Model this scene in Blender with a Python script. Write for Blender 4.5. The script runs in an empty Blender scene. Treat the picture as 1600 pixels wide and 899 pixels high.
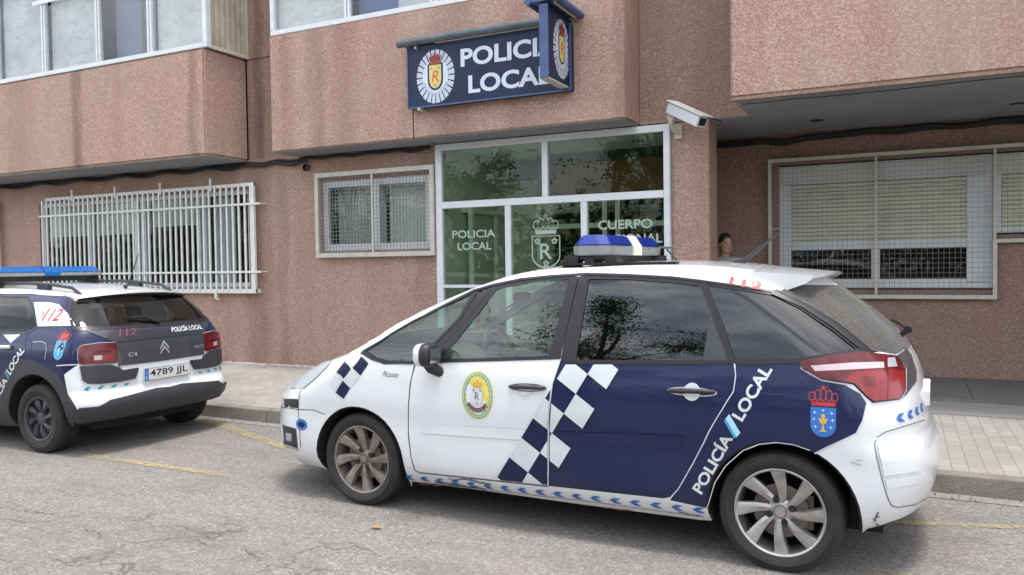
import bpy, bmesh, math, random
from math import sin, cos, pi, radians, sqrt
from mathutils import Vector, Matrix
from mathutils.bvhtree import BVHTree
from mathutils.geometry import delaunay_2d_cdt
random.seed(7)
scene = bpy.context.scene
COL = scene.collection
PI = pi

# ------------------------------------------------------------------ camera (solved from the facade's vanishing points)
FPX = 1250.0; YAW, PIT, ROL = map(radians, (-26.04, 1.62, -0.817)); CAMH = 1.62
def _rot():
    c, s = cos, sin
    Rr = Matrix(((c(ROL), -s(ROL), 0), (s(ROL), c(ROL), 0), (0, 0, 1)))
    Rx = Matrix(((1, 0, 0), (0, c(PIT), -s(PIT)), (0, s(PIT), c(PIT))))
    B = Matrix(((1, 0, 0), (0, 0, -1), (0, 1, 0)))
    Rz = Matrix(((c(YAW), -s(YAW), 0), (s(YAW), c(YAW), 0), (0, 0, 1)))
    return Rr @ Rx @ B @ Rz
M3 = _rot(); M3T = M3.transposed(); CAM = Vector((0, 0, CAMH))
def ray(x, y): return M3T @ Vector(((x - 800) / FPX, (y - 449.5) / FPX, 1))
def aty(x, y, Y): d = ray(x, y); return CAM + d * (Y / d.y)
def atx(x, y, X): d = ray(x, y); return CAM + d * (X / d.x)
def atz(x, y, z): d = ray(x, y); return CAM + d * ((z - CAMH) / d.z)
cd = bpy.data.cameras.new('camera'); cam = bpy.data.objects.new('camera', cd); COL.objects.link(cam)
cd.sensor_width = 36; cd.lens = FPX / 1600 * 36; cd.clip_start = 0.05; cd.clip_end = 1500
R = Matrix.Identity(4)
for i in range(3):
    R[i][0] = M3[0][i]; R[i][1] = -M3[1][i]; R[i][2] = -M3[2][i]; R[i][3] = CAM[i]
cam.matrix_world = R; scene.camera = cam

# ------------------------------------------------------------------ materials
MAT = {}
def srgb(h):
    if isinstance(h, str):
        c = [int(h[i:i + 2], 16) / 255 for i in (0, 2, 4)]
        c = [x / 12.92 if x < .04045 else ((x + .055) / 1.055) ** 2.4 for x in c]
    else: c = list(h)
    return (c[0], c[1], c[2], 1)
class NT:
    def __init__(s, name):
        s.m = bpy.data.materials.new(name); s.m.use_nodes = True; s.t = s.m.node_tree; s.t.nodes.clear(); MAT[name] = s.m
        s.out = s.n('ShaderNodeOutputMaterial')
    def n(s, ty, **k):
        o = s.t.nodes.new(ty)
        for a, b in k.items(): setattr(o, a, b)
        return o
    def l(s, a, b): s.t.links.new(a, b)
    def coord(s, scale=(1, 1, 1), loc=(0, 0, 0), kind='pos', rot=(0, 0, 0)):
        c = s.n('ShaderNodeNewGeometry').outputs['Position'] if kind == 'pos' else s.n('ShaderNodeTexCoord').outputs['Object']
        m = s.n('ShaderNodeMapping'); m.inputs['Scale'].default_value = scale; m.inputs['Location'].default_value = loc; m.inputs['Rotation'].default_value = rot
        s.l(c, m.inputs[0]); return m.outputs[0]
    def noise(s, co, scale, detail=4, rough=.55, dist=0):
        o = s.n('ShaderNodeTexNoise'); o.inputs['Scale'].default_value = scale; o.inputs['Detail'].default_value = detail
        o.inputs['Roughness'].default_value = rough; o.inputs['Distortion'].default_value = dist; s.l(co, o.inputs['Vector']); return o.outputs['Fac']
    def ramp(s, f, *st):
        o = s.n('ShaderNodeValToRGB'); e = o.color_ramp.elements
        while len(e) < len(st): e.new(.5)
        for i, (p, c) in enumerate(st):
            e[i].position = p; e[i].color = srgb(c) if not isinstance(c, (int, float)) else (c, c, c, 1)
        s.l(f, o.inputs[0]); return o.outputs[0]
    def mix(s, f, a, b, mode='MIX'):
        o = s.n('ShaderNodeMix'); o.data_type = 'RGBA'; o.blend_type = mode
        for ii, v in ((0, f), (6, a), (7, b)):
            sock = o.inputs[ii]
            if isinstance(v, bpy.types.NodeSocket): s.l(v, sock)
            elif isinstance(v, (int, float)): sock.default_value = v if ii == 0 else (v, v, v, 1)
            else: sock.default_value = srgb(v)
        return o.outputs[2]
    def math(s, op, a, b=0.5, c=None, clamp=False):
        o = s.n('ShaderNodeMath'); o.operation = op; o.use_clamp = clamp
        for i, v in enumerate((a, b, c)):
            if v is None: continue
            if isinstance(v, bpy.types.NodeSocket): s.l(v, o.inputs[i])
            else: o.inputs[i].default_value = v
        return o.outputs[0]
    def bsdf(s, col, rough=.5, metal=0, coat=0, spec=.5, bump=None, bstr=.3, bdist=.01, **k):
        p = s.n('ShaderNodeBsdfPrincipled')
        def put(nm, v):
            if isinstance(v, bpy.types.NodeSocket): s.l(v, p.inputs[nm])
            else: p.inputs[nm].default_value = v
        put('Base Color', col if isinstance(col, bpy.types.NodeSocket) else srgb(col)); put('Roughness', rough); put('Metallic', metal)
        put('Coat Weight', coat); p.inputs['Coat Roughness'].default_value = .04; put('Specular IOR Level', spec)
        for a, b in k.items(): put(a.replace('_', ' '), b)
        if bump is not None:
            b = s.n('ShaderNodeBump'); b.inputs['Strength'].default_value = bstr; b.inputs['Distance'].default_value = bdist
            s.l(bump, b.inputs['Height']); s.l(b.outputs[0], p.inputs['Normal'])
        s.l(p.outputs[0], s.out.inputs[0]); return p
def simple(name, col, rough=.5, var=.12, nscale=6, **k):
    t = NT(name); co = t.coord(kind='obj'); f = t.noise(co, nscale, 5)
    c = srgb(col)[:3]
    a = tuple(x * (1 - var) for x in c); b = tuple(min(1, x * (1 + var)) for x in c)
    colr = t.ramp(f, (.3, a), (.7, b))
    t.bsdf(colr, rough, **k); return t.m
def paint(name, col, dirt=.12, rough=.25, coat=.9, spec=.5):
    t = NT(name); co = t.coord(kind='obj')
    f = t.noise(co, 2.2, 6, .6); g = t.noise(co, 60, 3, .6)
    sep = t.n('ShaderNodeSeparateXYZ'); t.l(co, sep.inputs[0])
    low = t.math('SUBTRACT', 1, t.math('DIVIDE', sep.outputs[2], .55), clamp=True)
    d = t.math('MULTIPLY', t.math('ADD', t.math('MULTIPLY', low, 1.1), .25), t.ramp(f, (.35, 0.0), (.75, 1.0)))
    d = t.math('MULTIPLY', d, dirt * 2.2, clamp=True)
    d2 = t.math('MULTIPLY', t.ramp(g, (.62, 0.0), (.75, 1.0)), low)
    d = t.math('ADD', d, t.math('MULTIPLY', d2, .35), clamp=True)
    c = t.mix(d, col, (.19, .165, .13))
    t.bsdf(c, t.math('ADD', rough, t.math('MULTIPLY', d, .5)), coat=coat, spec=spec); return t.m
def glassmat(name, tint, refl=1.0, ior=1.5, rough=.0, dust=0.0, dustcol=(.25, .24, .22)):
    t = NT(name)
    tr = t.n('ShaderNodeBsdfTransparent'); tr.inputs[0].default_value = srgb(tint)
    gl = t.n('ShaderNodeBsdfGlossy'); gl.inputs['Roughness'].default_value = rough; gl.inputs[0].default_value = (refl, refl, refl, 1)
    f0 = ((ior - 1) / (ior + 1)) ** 2; lw = t.n('ShaderNodeLayerWeight'); lw.inputs[0].default_value = .5; frs = t.math('ADD', t.math('MULTIPLY', t.math('POWER', lw.outputs['Facing'], 5.0), 1 - f0), f0, clamp=True)
    mx = t.n('ShaderNodeMixShader'); t.l(frs, mx.inputs[0]); t.l(tr.outputs[0], mx.inputs[1]); t.l(gl.outputs[0], mx.inputs[2])
    last = mx.outputs[0]
    if dust:
        df = t.n('ShaderNodeBsdfDiffuse'); co = t.coord(kind='obj'); f = t.noise(co, 230, 3, .7); g = t.noise(co, 3, 4)
        df.inputs[0].default_value = srgb(dustcol)
        fac = t.math('MULTIPLY', t.math('MULTIPLY', t.ramp(f, (.36, .12), (.62, 1.0)), t.ramp(g, (.3, .6), (.7, 1.0))), dust)
        m2 = t.n('ShaderNodeMixShader'); t.l(fac, m2.inputs[0]); t.l(last, m2.inputs[1]); t.l(df.outputs[0], m2.inputs[2]); last = m2.outputs[0]
    t.l(last, t.out.inputs[0]); return t.m

def granite(name, dark=1.0, streaks=()):
    t = NT(name); co = t.coord()
    v = t.n('ShaderNodeTexVoronoi'); v.inputs['Scale'].default_value = 85; t.l(co, v.inputs['Vector'])
    v2 = t.n('ShaderNodeTexVoronoi'); v2.inputs['Scale'].default_value = 170; t.l(co, v2.inputs['Vector'])
    sp = t.n('ShaderNodeSeparateColor'); t.l(v.outputs['Color'], sp.inputs[0])
    sp2 = t.n('ShaderNodeSeparateColor'); t.l(v2.outputs['Color'], sp2.inputs[0])
    chips = t.ramp(sp.outputs[0], (0, (.20, .115, .09)), (.2, (.35, .20, .155)), (.5, (.45, .275, .215)), (.75, (.55, .365, .30)), (.92, (.72, .58, .50)))
    chips2 = t.ramp(sp2.outputs[1], (0, (.20, .115, .09)), (.3, (.37, .21, .165)), (.6, (.48, .30, .235)), (1, (.70, .55, .47)))
    c = t.mix(.45, chips, chips2)
    big = t.noise(co, .55, 6, .6)
    c = t.mix(t.ramp(big, (.38, 0.0), (.66, .42)), c, (.42, .335, .255))
    st = t.noise(t.coord((1.6, 1.6, .14)), 1.5, 5, .6)
    c = t.mix(t.math('MULTIPLY', t.ramp(st, (.45, 0.0), (.75, 1.0)), .28), c, (.27, .12, .085))
    gr = t.noise(t.coord((1, 1, .5)), 2.6, 6, .7)
    c = t.mix(t.math('MULTIPLY', t.ramp(gr, (.5, 0.0), (.75, 1.0)), .20), c, (.16, .11, .09))
    if streaks:
        sx = t.n('ShaderNodeSeparateXYZ'); wob = t.noise(t.coord((1, 1, .6)), 2, 3)
        t.l(co, sx.inputs[0]); x = t.math('ADD', sx.outputs[0], t.math('MULTIPLY', t.math('SUBTRACT', wob, .5), .25))
        tot = None
        for x0, w, s in streaks:
            d = t.math('DIVIDE', t.math('SUBTRACT', x, x0), w); g = t.math('MULTIPLY', t.math('SUBTRACT', 1, t.math('MULTIPLY', d, d), clamp=True), s)
            tot = g if tot is None else t.math('MAXIMUM', tot, g)
        tot = t.math('MULTIPLY', tot, t.ramp(t.noise(t.coord((3, 3, .5)), 2, 5, .7), (.25, .35), (.6, 1.0)))
        c = t.mix(t.math('MULTIPLY', tot, .8), c, (.13, .07, .055))
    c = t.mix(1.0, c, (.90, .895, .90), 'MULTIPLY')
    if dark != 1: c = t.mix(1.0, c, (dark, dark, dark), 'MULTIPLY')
    h = t.math('ADD', sp.outputs[0], t.math('MULTIPLY', sp2.outputs[1], .6))
    t.bsdf(c, .85, bump=h, bstr=.5, bdist=.004, spec=.3); return t.m

def asphalt():
    t = NT('asphalt'); co = t.coord()
    v = t.n('ShaderNodeTexVoronoi'); v.inputs['Scale'].default_value = 120; t.l(co, v.inputs['Vector'])
    sp = t.n('ShaderNodeSeparateColor'); t.l(v.outputs['Color'], sp.inputs[0])
    v2 = t.n('ShaderNodeTexVoronoi'); v2.inputs['Scale'].default_value = 62; t.l(co, v2.inputs['Vector'])
    sp2 = t.n('ShaderNodeSeparateColor'); t.l(v2.outputs['Color'], sp2.inputs[0])
    c = t.ramp(sp.outputs[0], (0, (.09, .086, .081)), (.3, (.165, .158, .149)), (.65, (.235, .224, .212)), (1, (.39, .37, .35)))
    c2 = t.ramp(sp2.outputs[0], (0, (.10, .094, .088)), (.4, (.19, .18, .17)), (.8, (.25, .235, .222)), (1, (.42, .40, .38)))
    c = t.mix(.42, c, c2); c = t.mix(1.0, c, (1.04, 1.03, 1.01), 'MULTIPLY')
    big = t.noise(co, .7, 6, .6)
    c = t.mix(t.ramp(big, (.35, 0.0), (.7, .4)), c, (.27, .225, .20))
    pat = t.noise(t.coord((1, 2.2, 1)), 1.1, 5, .65)
    c = t.mix(t.math('MULTIPLY', t.ramp(pat, (.5, 0.0), (.72, 1.0)), .36), c, (.11, .104, .098))
    # cracks, only in the worn patch of the carriageway
    w = t.n('ShaderNodeTexNoise'); w.inputs['Scale'].default_value = 3.0; w.inputs['Detail'].default_value = 5; t.l(co, w.inputs['Vector'])
    av = t.n('ShaderNodeVectorMath'); av.operation = 'MULTIPLY_ADD'; t.l(w.outputs['Color'], av.inputs[0]); av.inputs[1].default_value = (.9, .7, 0); t.l(co, av.inputs[2])
    flat = t.n('ShaderNodeMapping'); flat.inputs['Scale'].default_value = (.9, 2.1, 0); t.l(av.outputs[0], flat.inputs[0])
    cr = t.n('ShaderNodeTexVoronoi'); cr.feature = 'DISTANCE_TO_EDGE'; cr.inputs['Scale'].default_value = 1.25; t.l(flat.outputs[0], cr.inputs['Vector'])
    line = t.ramp(cr.outputs['Distance'], (0, 1.0), (.008, .8), (.022, 0.0))
    sx = t.n('ShaderNodeSeparateXYZ'); t.l(co, sx.inputs[0])
    dx = t.math('DIVIDE', t.math('ADD', sx.outputs[0], 3.6), 2.9); dy = t.math('DIVIDE', t.math('SUBTRACT', sx.outputs[1], 3.0), .85)
    msk = t.math('SUBTRACT', 1.25, t.math('ADD', t.math('MULTIPLY', dx, dx), t.math('MULTIPLY', dy, dy)), clamp=True)
    brk = t.ramp(t.noise(co, 2.2, 3), (.42, 0.0), (.56, 1.0))
    k = t.math('MULTIPLY', t.math('MULTIPLY', line, t.math('MULTIPLY', msk, 1.8, clamp=True)), brk)
    c = t.mix(t.math('MULTIPLY', k, .48), c, (.045, .04, .037))
    crz = t.math('MULTIPLY', t.math('MULTIPLY', msk, .30), t.ramp(t.noise(co, 5, 5, .7), (.4, 0.0), (.65, 1.0)))
    c = t.mix(crz, c, (.07, .062, .058))
    # smooth dark oval on the road, centred under the minivan
    dx = t.math('DIVIDE', t.math('ADD', sx.outputs[0], 2.1), 2.6); dy = t.math('DIVIDE', t.math('SUBTRACT', sx.outputs[1], 5.2), .9)
    dark_oval = t.math('MULTIPLY', t.math('SUBTRACT', 1, t.math('ADD', t.math('MULTIPLY', dx, dx), t.math('MULTIPLY', dy, dy)), clamp=True), .4)
    c = t.mix(dark_oval, c, (.05, .045, .042))
    dv = t.n('ShaderNodeTexVoronoi'); dv.inputs['Scale'].default_value = 1.1; dv.inputs['Randomness'].default_value = 1; fl = t.coord((1, 1, 0)); t.l(fl, dv.inputs['Vector'])
    drip = t.math('MULTIPLY', t.ramp(t.math('ADD', dv.outputs['Distance'], t.math('MULTIPLY', t.noise(co, 9, 4), .12)), (.09, 1.0), (.16, 0.0)), .45)
    c = t.mix(drip, c, (.07, .064, .058))
    tex = t.noise(t.coord((.35, 3.2, 1)), 1.6, 4, .6); c = t.mix(t.math('MULTIPLY', t.ramp(tex, (.54, 0.0), (.68, 1.0)), .22), c, (.10, .095, .09))
    h = t.math('SUBTRACT', t.math('ADD', sp.outputs[0], sp2.outputs[0]), t.math('MULTIPLY', k, 3))
    t.bsdf(c, .88, bump=h, bstr=.6, bdist=.006, spec=.3); return t.m

def pavement():
    t = NT('paving'); co = t.coord(rot=(0, 0, radians(90)))
    b = t.n('ShaderNodeTexBrick'); b.inputs['Scale'].default_value = 1; b.inputs['Mortar Size'].default_value = .005; b.inputs['Mortar Smooth'].default_value = .3
    b.inputs['Brick Width'].default_value = .20; b.inputs['Row Height'].default_value = .105; b.inputs['Bias'].default_value = 0
    b.inputs['Color1'].default_value = (.8, .8, .8, 1); b.inputs['Color2'].default_value = (1, 1, 1, 1); b.inputs['Mortar'].default_value = (.60, .58, .55, 1)
    t.l(co, b.inputs['Vector'])
    p = t.coord(); n1 = t.noise(p, .9, 6, .6); n2 = t.noise(p, 110, 2, .5)
    c = t.ramp(n1, (.3, (.30, .28, .255)), (.7, (.42, .395, .365)))
    c = t.mix(1.0, c, b.outputs['Color'], 'MULTIPLY')
    c = t.mix(t.ramp(n2, (.4, .3), (.62, 0.0)), c, (.15, .14, .125))
    sp = t.noise(p, 6, 2, .4)
    c = t.mix(t.ramp(sp, (.76, 0.0), (.785, .75)), c, (.05, .045, .04))
    t.bsdf(c, .85, bump=b.outputs['Fac'], bstr=-.4, bdist=.003, spec=.3); return t.m
def concrete(name, a, b_, sc=2, sp=90, spec=.3, spk=.35):
    t = NT(name); p = t.coord(); n1 = t.noise(p, sc, 6, .65); n2 = t.noise(p, sp, 3, .6)
    c = t.ramp(n1, (.3, a), (.7, b_)); c = t.mix(t.ramp(n2, (.42, spk), (.6, 0.0)), c, tuple(x * .35 for x in a))
    t.bsdf(c, .85, bump=n2, bstr=.3, bdist=.003, spec=spec); return t.m

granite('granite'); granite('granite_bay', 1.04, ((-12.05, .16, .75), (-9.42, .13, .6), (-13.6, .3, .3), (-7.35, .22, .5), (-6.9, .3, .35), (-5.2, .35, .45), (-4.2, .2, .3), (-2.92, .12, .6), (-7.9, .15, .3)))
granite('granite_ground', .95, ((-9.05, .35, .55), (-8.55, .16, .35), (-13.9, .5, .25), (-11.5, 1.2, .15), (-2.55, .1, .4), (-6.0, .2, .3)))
granite('granite_shaded', .70, ((-8.95, .12, .8),))  # same granite for recesses and porch, their shade put into a darker colour
asphalt(); pavement()
concrete('kerb_stone', (.17, .155, .13), (.30, .275, .24), 3, 70); concrete('gutter', (.22, .205, .19), (.33, .31, .29), 3, 90)
concrete('slab', (.15, .14, .135), (.23, .215, .205), 1.5, 60); concrete('band', (.27, .255, .24), (.36, .34, .32), 1.2, 90)
concrete('soffit', (.22, .232, .242), (.31, .325, .335), 1.3, 60, spk=.15); concrete('rubble', (.45, .42, .38), (.65, .62, .58), 12, 60)
concrete('joint', (.06, .045, .04), (.10, .08, .07)); concrete('joint_pale', (.36, .25, .21), (.42, .31, .26))
t = NT('yellow_paint'); co = t.coord(); n = t.noise(co, 38, 5, .8); n2 = t.noise(co, 3.2, 4)
cc = t.mix(t.noise(co, 90, 3), (.46, .36, .12), (.55, .46, .22)); p = t.bsdf(cc, .8)
al = t.math('MULTIPLY', t.ramp(n, (.42, 0.0), (.60, .95)), t.ramp(n2, (.38, .40), (.6, 1.0)))
tr = t.n('ShaderNodeBsdfTransparent'); mx = t.n('ShaderNodeMixShader'); t.l(al, mx.inputs[0]); t.l(tr.outputs[0], mx.inputs[1]); t.l(p.outputs[0], mx.inputs[2]); t.l(mx.outputs[0], t.out.inputs[0])
simple('white_alu', (.62, .65, .68), .35, .06); simple('cream_metal', (.50, .48, .42), .45, .12, 9); simple('white_metal', (.66, .67, .64), .4, .08, 9)
simple('grey_tape', (.09, .09, .09), .4); simple('sign_blue', (.008, .020, .060), .42, .25, 3, spec=.3); simple('sign_edge', (.045, .085, .20), .3, .15, 5)
simple('hood_grey', (.085, .10, .12), .35, .35, 8); simple('sign_white', (.60, .66, .76), .4, .05); simple('sign_red', (.26, .035, .03), .4); simple('sign_yellow', (.66, .55, .20), .4)
simple('sign_orange', (.55, .13, .02), .4); simple('lamp_tube', (.45, .42, .30), .4); simple('cable_black', (.012, .012, .012), .6); simple('decal_dark', (.03, .03, .045), .4)
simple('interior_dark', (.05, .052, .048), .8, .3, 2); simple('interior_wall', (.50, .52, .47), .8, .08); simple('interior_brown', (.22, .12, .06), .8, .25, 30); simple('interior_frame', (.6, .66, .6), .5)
simple('ceiling_grey', (.55, .60, .58), .8, .12, 1.5); simple('blind', (.42, .46, .42), .7, .06); simple('shutter', (.58, .60, .50), .6, .10, 4); simple('shutter_box', (.56, .58, .56), .55, .08, 3)
simple('curtain', (.50, .52, .53), .8, .12, 2.0); simple('panel_dirty', (.36, .33, .25), .6, .25, 3.5); simple('yellow_thing', (.55, .42, .12), .6); simple('etched', (.34, .41, .36), .7, .06)
simple('black_plastic', (.022, .023, .026), .45, .2, 8); simple('cladding', (.035, .037, .042), .5, .2, 6); simple('trim_black', (.012, .012, .014), .35); simple('seam', (.02, .02, .022), .6); simple('seam_grey', (.13, .13, .135), .6); simple('seam_light', (.55, .57, .62), .5)
simple('rubber', (.022, .021, .021), .75, .3, 14); simple('under', (.012, .012, .012), .9); simple('chrome', (.6, .6, .62), .2, .04, metal=1.0)
simple('seat_fabric', (.06, .063, .07), .9, .2, 20); simple('dash', (.05, .055, .052), .6)
t = NT('alloy'); co = t.coord(kind='obj'); c = t.ramp(t.noise(co, 9, 5, .7), (.3, (.30, .28, .265)), (.7, (.55, .54, .53))); t.bsdf(c, .38, metal=.75)
t = NT('alloy_dusty'); co = t.coord(kind='obj'); c = t.ramp(t.noise(co, 9, 5, .7), (.3, (.17, .14, .125)), (.7, (.34, .30, .275))); t.bsdf(c, .5, metal=.55)
simple('badge_silver', (.42, .43, .45), .35, .1, metal=.3); simple('disc', (.13, .11, .10), .5, .3, 12, metal=.6); simple('hubcap', (.05, .052, .058), .5, .2, 10)
paint('paint_white', (.74, .76, .78), .10); paint('paint_navy', (.007, .013, .062), .04, .3, coat=.35, spec=.3); paint('paint_slate_glare', (.036, .039, .056), .08, .3); paint('paint_grey', (.045, .05, .062), .08, .35)
simple('decal_white', (.60, .64, .66), .35, .05, 12, coat=.5); simple('decal_navy', (.007, .012, .055), .35, .15, 10, coat=.2, spec=.3); simple('decal_red', (.42, .02, .025), .35, coat=.4)
simple('decal_redwear', (.42, .13, .12), .5, .3, 30); simple('decal_redfaint', (.17, .06, .075), .5, .3, 30); simple('decal_blue', (.03, .16, .50), .35, coat=.4); simple('decal_cyan', (.06, .36, .60), .35); simple('decal_pale', (.40, .66, .80), .35)
simple('decal_chev', (.03, .13, .42), .4, .4, 25); simple('decal_teal', (.02, .33, .42), .4); simple('decal_yellow', (.76, .62, .12), .4, .1); simple('decal_gold', (.62, .40, .10), .4, .2, 30); simple('decal_green', (.24, .36, .14), .4)
simple('decal_purple', (.11, .03, .07), .4); simple('plate_white', (.66, .67, .66), .35, .05); simple('scuff', (.09, .085, .08), .7, .6, 30); simple('rust', (.22, .07, .03), .8, .5, 30)
glassmat('glass_clear', (.60, .77, .69), ior=1.75); glassmat('glass_tint', (.018, .02, .026), ior=1.85, refl=.95, rough=.015); glassmat('glass_back', (.02, .02, .022), dust=.9, dustcol=(.215, .21, .20)); glassmat('glass_rear', (.28, .31, .30), dust=.06)
glassmat('glass_window', (.95, .965, .96), ior=1.42); glassmat('glass_entrance', (.83, .90, .82), ior=1.34); glassmat('glass_blue', (.20, .25, .38))
for nm, col, e in (('lens_red', (.10, .003, .006), 0), ('lens_bright', (.25, .010, .010), 0), ('lens_white', (.55, .44, .45), 0), ('lens_clear', (.36, .39, .40), 0), ('lens_dark', (.15, .006, .008), 0)):
    t = NT(nm); co = t.coord((1, 1, 1), kind='obj'); w = t.n('ShaderNodeTexWave'); w.inputs['Scale'].default_value = 22; w.inputs['Distortion'].default_value = .5; t.l(co, w.inputs[0])
    c = t.mix(t.math('MULTIPLY', w.outputs['Fac'], .18), col, tuple(x * .45 for x in col)); t.bsdf(c, .25, coat=.35)
def dome(name, col, tr):
    t = NT(name); p = t.bsdf(col, .12, coat=1.0); tt = t.n('ShaderNodeBsdfTransparent'); tt.inputs[0].default_value = srgb(tr)
    mx = t.n('ShaderNodeMixShader'); mx.inputs[0].default_value = .35; t.l(p.outputs[0], mx.inputs[1]); t.l(tt.outputs[0], mx.inputs[2]); t.l(mx.outputs[0], t.out.inputs[0])
dome('dome_blue', (.012, .045, .36), (.03, .12, .7)); dome('dome_blue2', (.02, .17, .50), (.1, .45, .85)); dome('dome_clear', (.42, .43, .42), (.9, .9, .9)); simple('dome_cream', (.70, .70, .55), .3)
simple('skin', (.38, .21, .15), .6, .08); simple('hair', (.008, .006, .005), .55); simple('shirt', (.22, .24, .23), .9, .4, 14); simple('trousers', (.03, .035, .05), .9); simple('shoe', (.02, .02, .02), .5); simple('eye_white', (.6, .6, .6), .3); simple('lips', (.28, .10, .08), .5)
t = NT('leaf'); co = t.coord(); c = t.ramp(t.noise(co, 1.2, 3), (.3, (.022, .055, .012)), (.7, (.085, .14, .03))); t.bsdf(c, .6, spec=.3)
simple('bark', (.10, .075, .055), .9, .3, 10); simple('leaf_fallen', (.45, .26, .05), .7)

simple('grey_wire', (.22, .22, .20), .5, .1)
simple('blue_panel', (.10, .14, .24), .5, .15, 1.2)
simple('blue_panel2', (.03, .07, .22), .5, .15, 1.2)
t = NT('curtain_old'); co = t.coord(); c = t.ramp(t.noise(co, 1.6, 6, .65), (.3, (.42, .44, .45)), (.65, (.60, .62, .63))); c = t.mix(t.math('MULTIPLY', t.ramp(t.noise(t.coord((1, 1, 2.5)), 3.2, 6, .75), (.52, 0.0), (.58, 1.0)), .35), c, (.30, .29, .25)); t.bsdf(c, .8)
# ------------------------------------------------------------------ mesh helpers
def shade(me, ang):
    me.shade_smooth()
    if ang is not None and ang < 3: me.set_sharp_from_angle(angle=ang)
class MB:
    def __init__(s): s.v = []; s.f = []; s.m = []
    def add(s, vs, fs, m=0):
        b = len(s.v); s.v += [Vector(p) for p in vs]
        for f in fs: s.f.append([b + i for i in f]); s.m.append(m)
        return s
    def box(s, x0, x1, y0, y1, z0, z1, m=0):
        vs = [(x, y, z) for x in (x0, x1) for y in (y0, y1) for z in (z0, z1)]
        return s.add(vs, [(0, 1, 3, 2), (4, 6, 7, 5), (0, 4, 5, 1), (2, 3, 7, 6), (0, 2, 6, 4), (1, 5, 7, 3)], m)
    def bar(s, p0, p1, w, h, up=(0, 0, 1), m=0):
        p0 = Vector(p0); p1 = Vector(p1); d = (p1 - p0).normalized(); up = Vector(up)
        a = d.cross(up).normalized() * w / 2; b = a.cross(d).normalized() * h / 2
        vs = [p + sa * a + sb * b for p in (p0, p1) for sa, sb in ((-1, -1), (1, -1), (1, 1), (-1, 1))]
        return s.add(vs, [(0, 3, 2, 1), (4, 5, 6, 7), (0, 1, 5, 4), (1, 2, 6, 5), (2, 3, 7, 6), (3, 0, 4, 7)], m)
    def tube(s, pts, r, n=8, m=0, cap=True):
        pts = [Vector(p) for p in pts]; rs = r if isinstance(r, (list, tuple)) else [r] * len(pts)
        b = len(s.v); prev = None
        for i, p in enumerate(pts):
            d = (pts[min(i + 1, len(pts) - 1)] - pts[max(i - 1, 0)]).normalized()
            if prev is None: a = d.orthogonal().normalized()
            else: a = (prev - d * prev.dot(d)).normalized()
            prev = a; c = d.cross(a)
            for k in range(n): s.v.append(p + (a * cos(2 * PI * k / n) + c * sin(2 * PI * k / n)) * rs[i])
        for i in range(len(pts) - 1):
            for k in range(n):
                q = b + i * n; s.f.append([q + k, q + (k + 1) % n, q + n + (k + 1) % n, q + n + k]); s.m.append(m)
        if cap:
            s.f.append([b + k for k in range(n)][::-1]); s.m.append(m)
            e = b + (len(pts) - 1) * n; s.f.append([e + k for k in range(n)]); s.m.append(m)
        return s
    def lathe(s, prof, c, ax, n=48, m=0, closed=False):   # prof: (radius, offset along ax)
        ax = Vector(ax).normalized(); c = Vector(c); a = ax.orthogonal().normalized(); d = ax.cross(a); b = len(s.v); N = len(prof)
        for k in range(n):
            w = a * cos(2 * PI * k / n) + d * sin(2 * PI * k / n)
            for r, h in prof: s.v.append(c + w * r + ax * h)
        for k in range(n):
            for i in range(N - (0 if closed else 1)):
                j = (i + 1) % N; s.f.append([b + k * N + i, b + ((k + 1) % n) * N + i, b + ((k + 1) % n) * N + j, b + k * N + j]); s.m.append(m)
        return s
    def prism(s, poly, fn, d0, d1, m=0):     # fn(x, y, depth)
        n = len(poly); vs = [fn(x, y, d0) for x, y in poly] + [fn(x, y, d1) for x, y in poly]
        return s.add(vs, [list(range(n)), list(range(2 * n - 1, n - 1, -1))] + [[i, i + n, (i + 1) % n + n, (i + 1) % n] for i in range(n)], m)
    def build(s, name, mats, parent=None, smooth=None, bevel=0, normals=None, local=False):
        if isinstance(mats, str): mats = [mats]
        off = Vector((0, 0, 0))
        if parent is not None and not local and not parent.get('_local'): off = Vector(parent['_base'])
        elif parent is None:
            xs = [p.x for p in s.v]; ys = [p.y for p in s.v]; zs = [p.z for p in s.v]
            off = Vector(((min(xs) + max(xs)) / 2, (min(ys) + max(ys)) / 2, min(zs)))
        me = bpy.data.meshes.new(name); me.from_pydata([p - off for p in s.v], [], s.f)
        for mt in mats: me.materials.append(MAT[mt])
        me.polygons.foreach_set('material_index', s.m); me.update()
        if normals is None:
            bm = bmesh.new(); bm.from_mesh(me); bmesh.ops.recalc_face_normals(bm, faces=bm.faces)
            if bevel:
                es = [e for e in bm.edges if len(e.link_faces) == 2 and e.calc_face_angle(0) > .6]
                bmesh.ops.bevel(bm, geom=es, offset=bevel, segments=2, affect='EDGES', clamp_overlap=True)
            bm.to_mesh(me); bm.free()
        if smooth is not None: shade(me, smooth)
        if normals is not None:
            me.shade_smooth(); me.normals_split_custom_set_from_vertices(normals)
        o = bpy.data.objects.new(name, me); COL.objects.link(o)
        if parent is not None:
            o.parent = parent; o['_base'] = tuple(parent['_base']); o['_local'] = parent.get('_local', 0)
        else: o.location = off; o['_base'] = tuple(off)
        return o
def _each(s, name, mats, parent, **k):
    for i in range(0, len(s.v), 8): b = MB(); b.v = s.v[i:i + 8]; b.f = [[q - i for q in f] for f in s.f[i // 8 * 6:i // 8 * 6 + 6]]; b.m = [0] * 6; b.build(name, mats, parent, **k)
MB.build_each = _each
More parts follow.
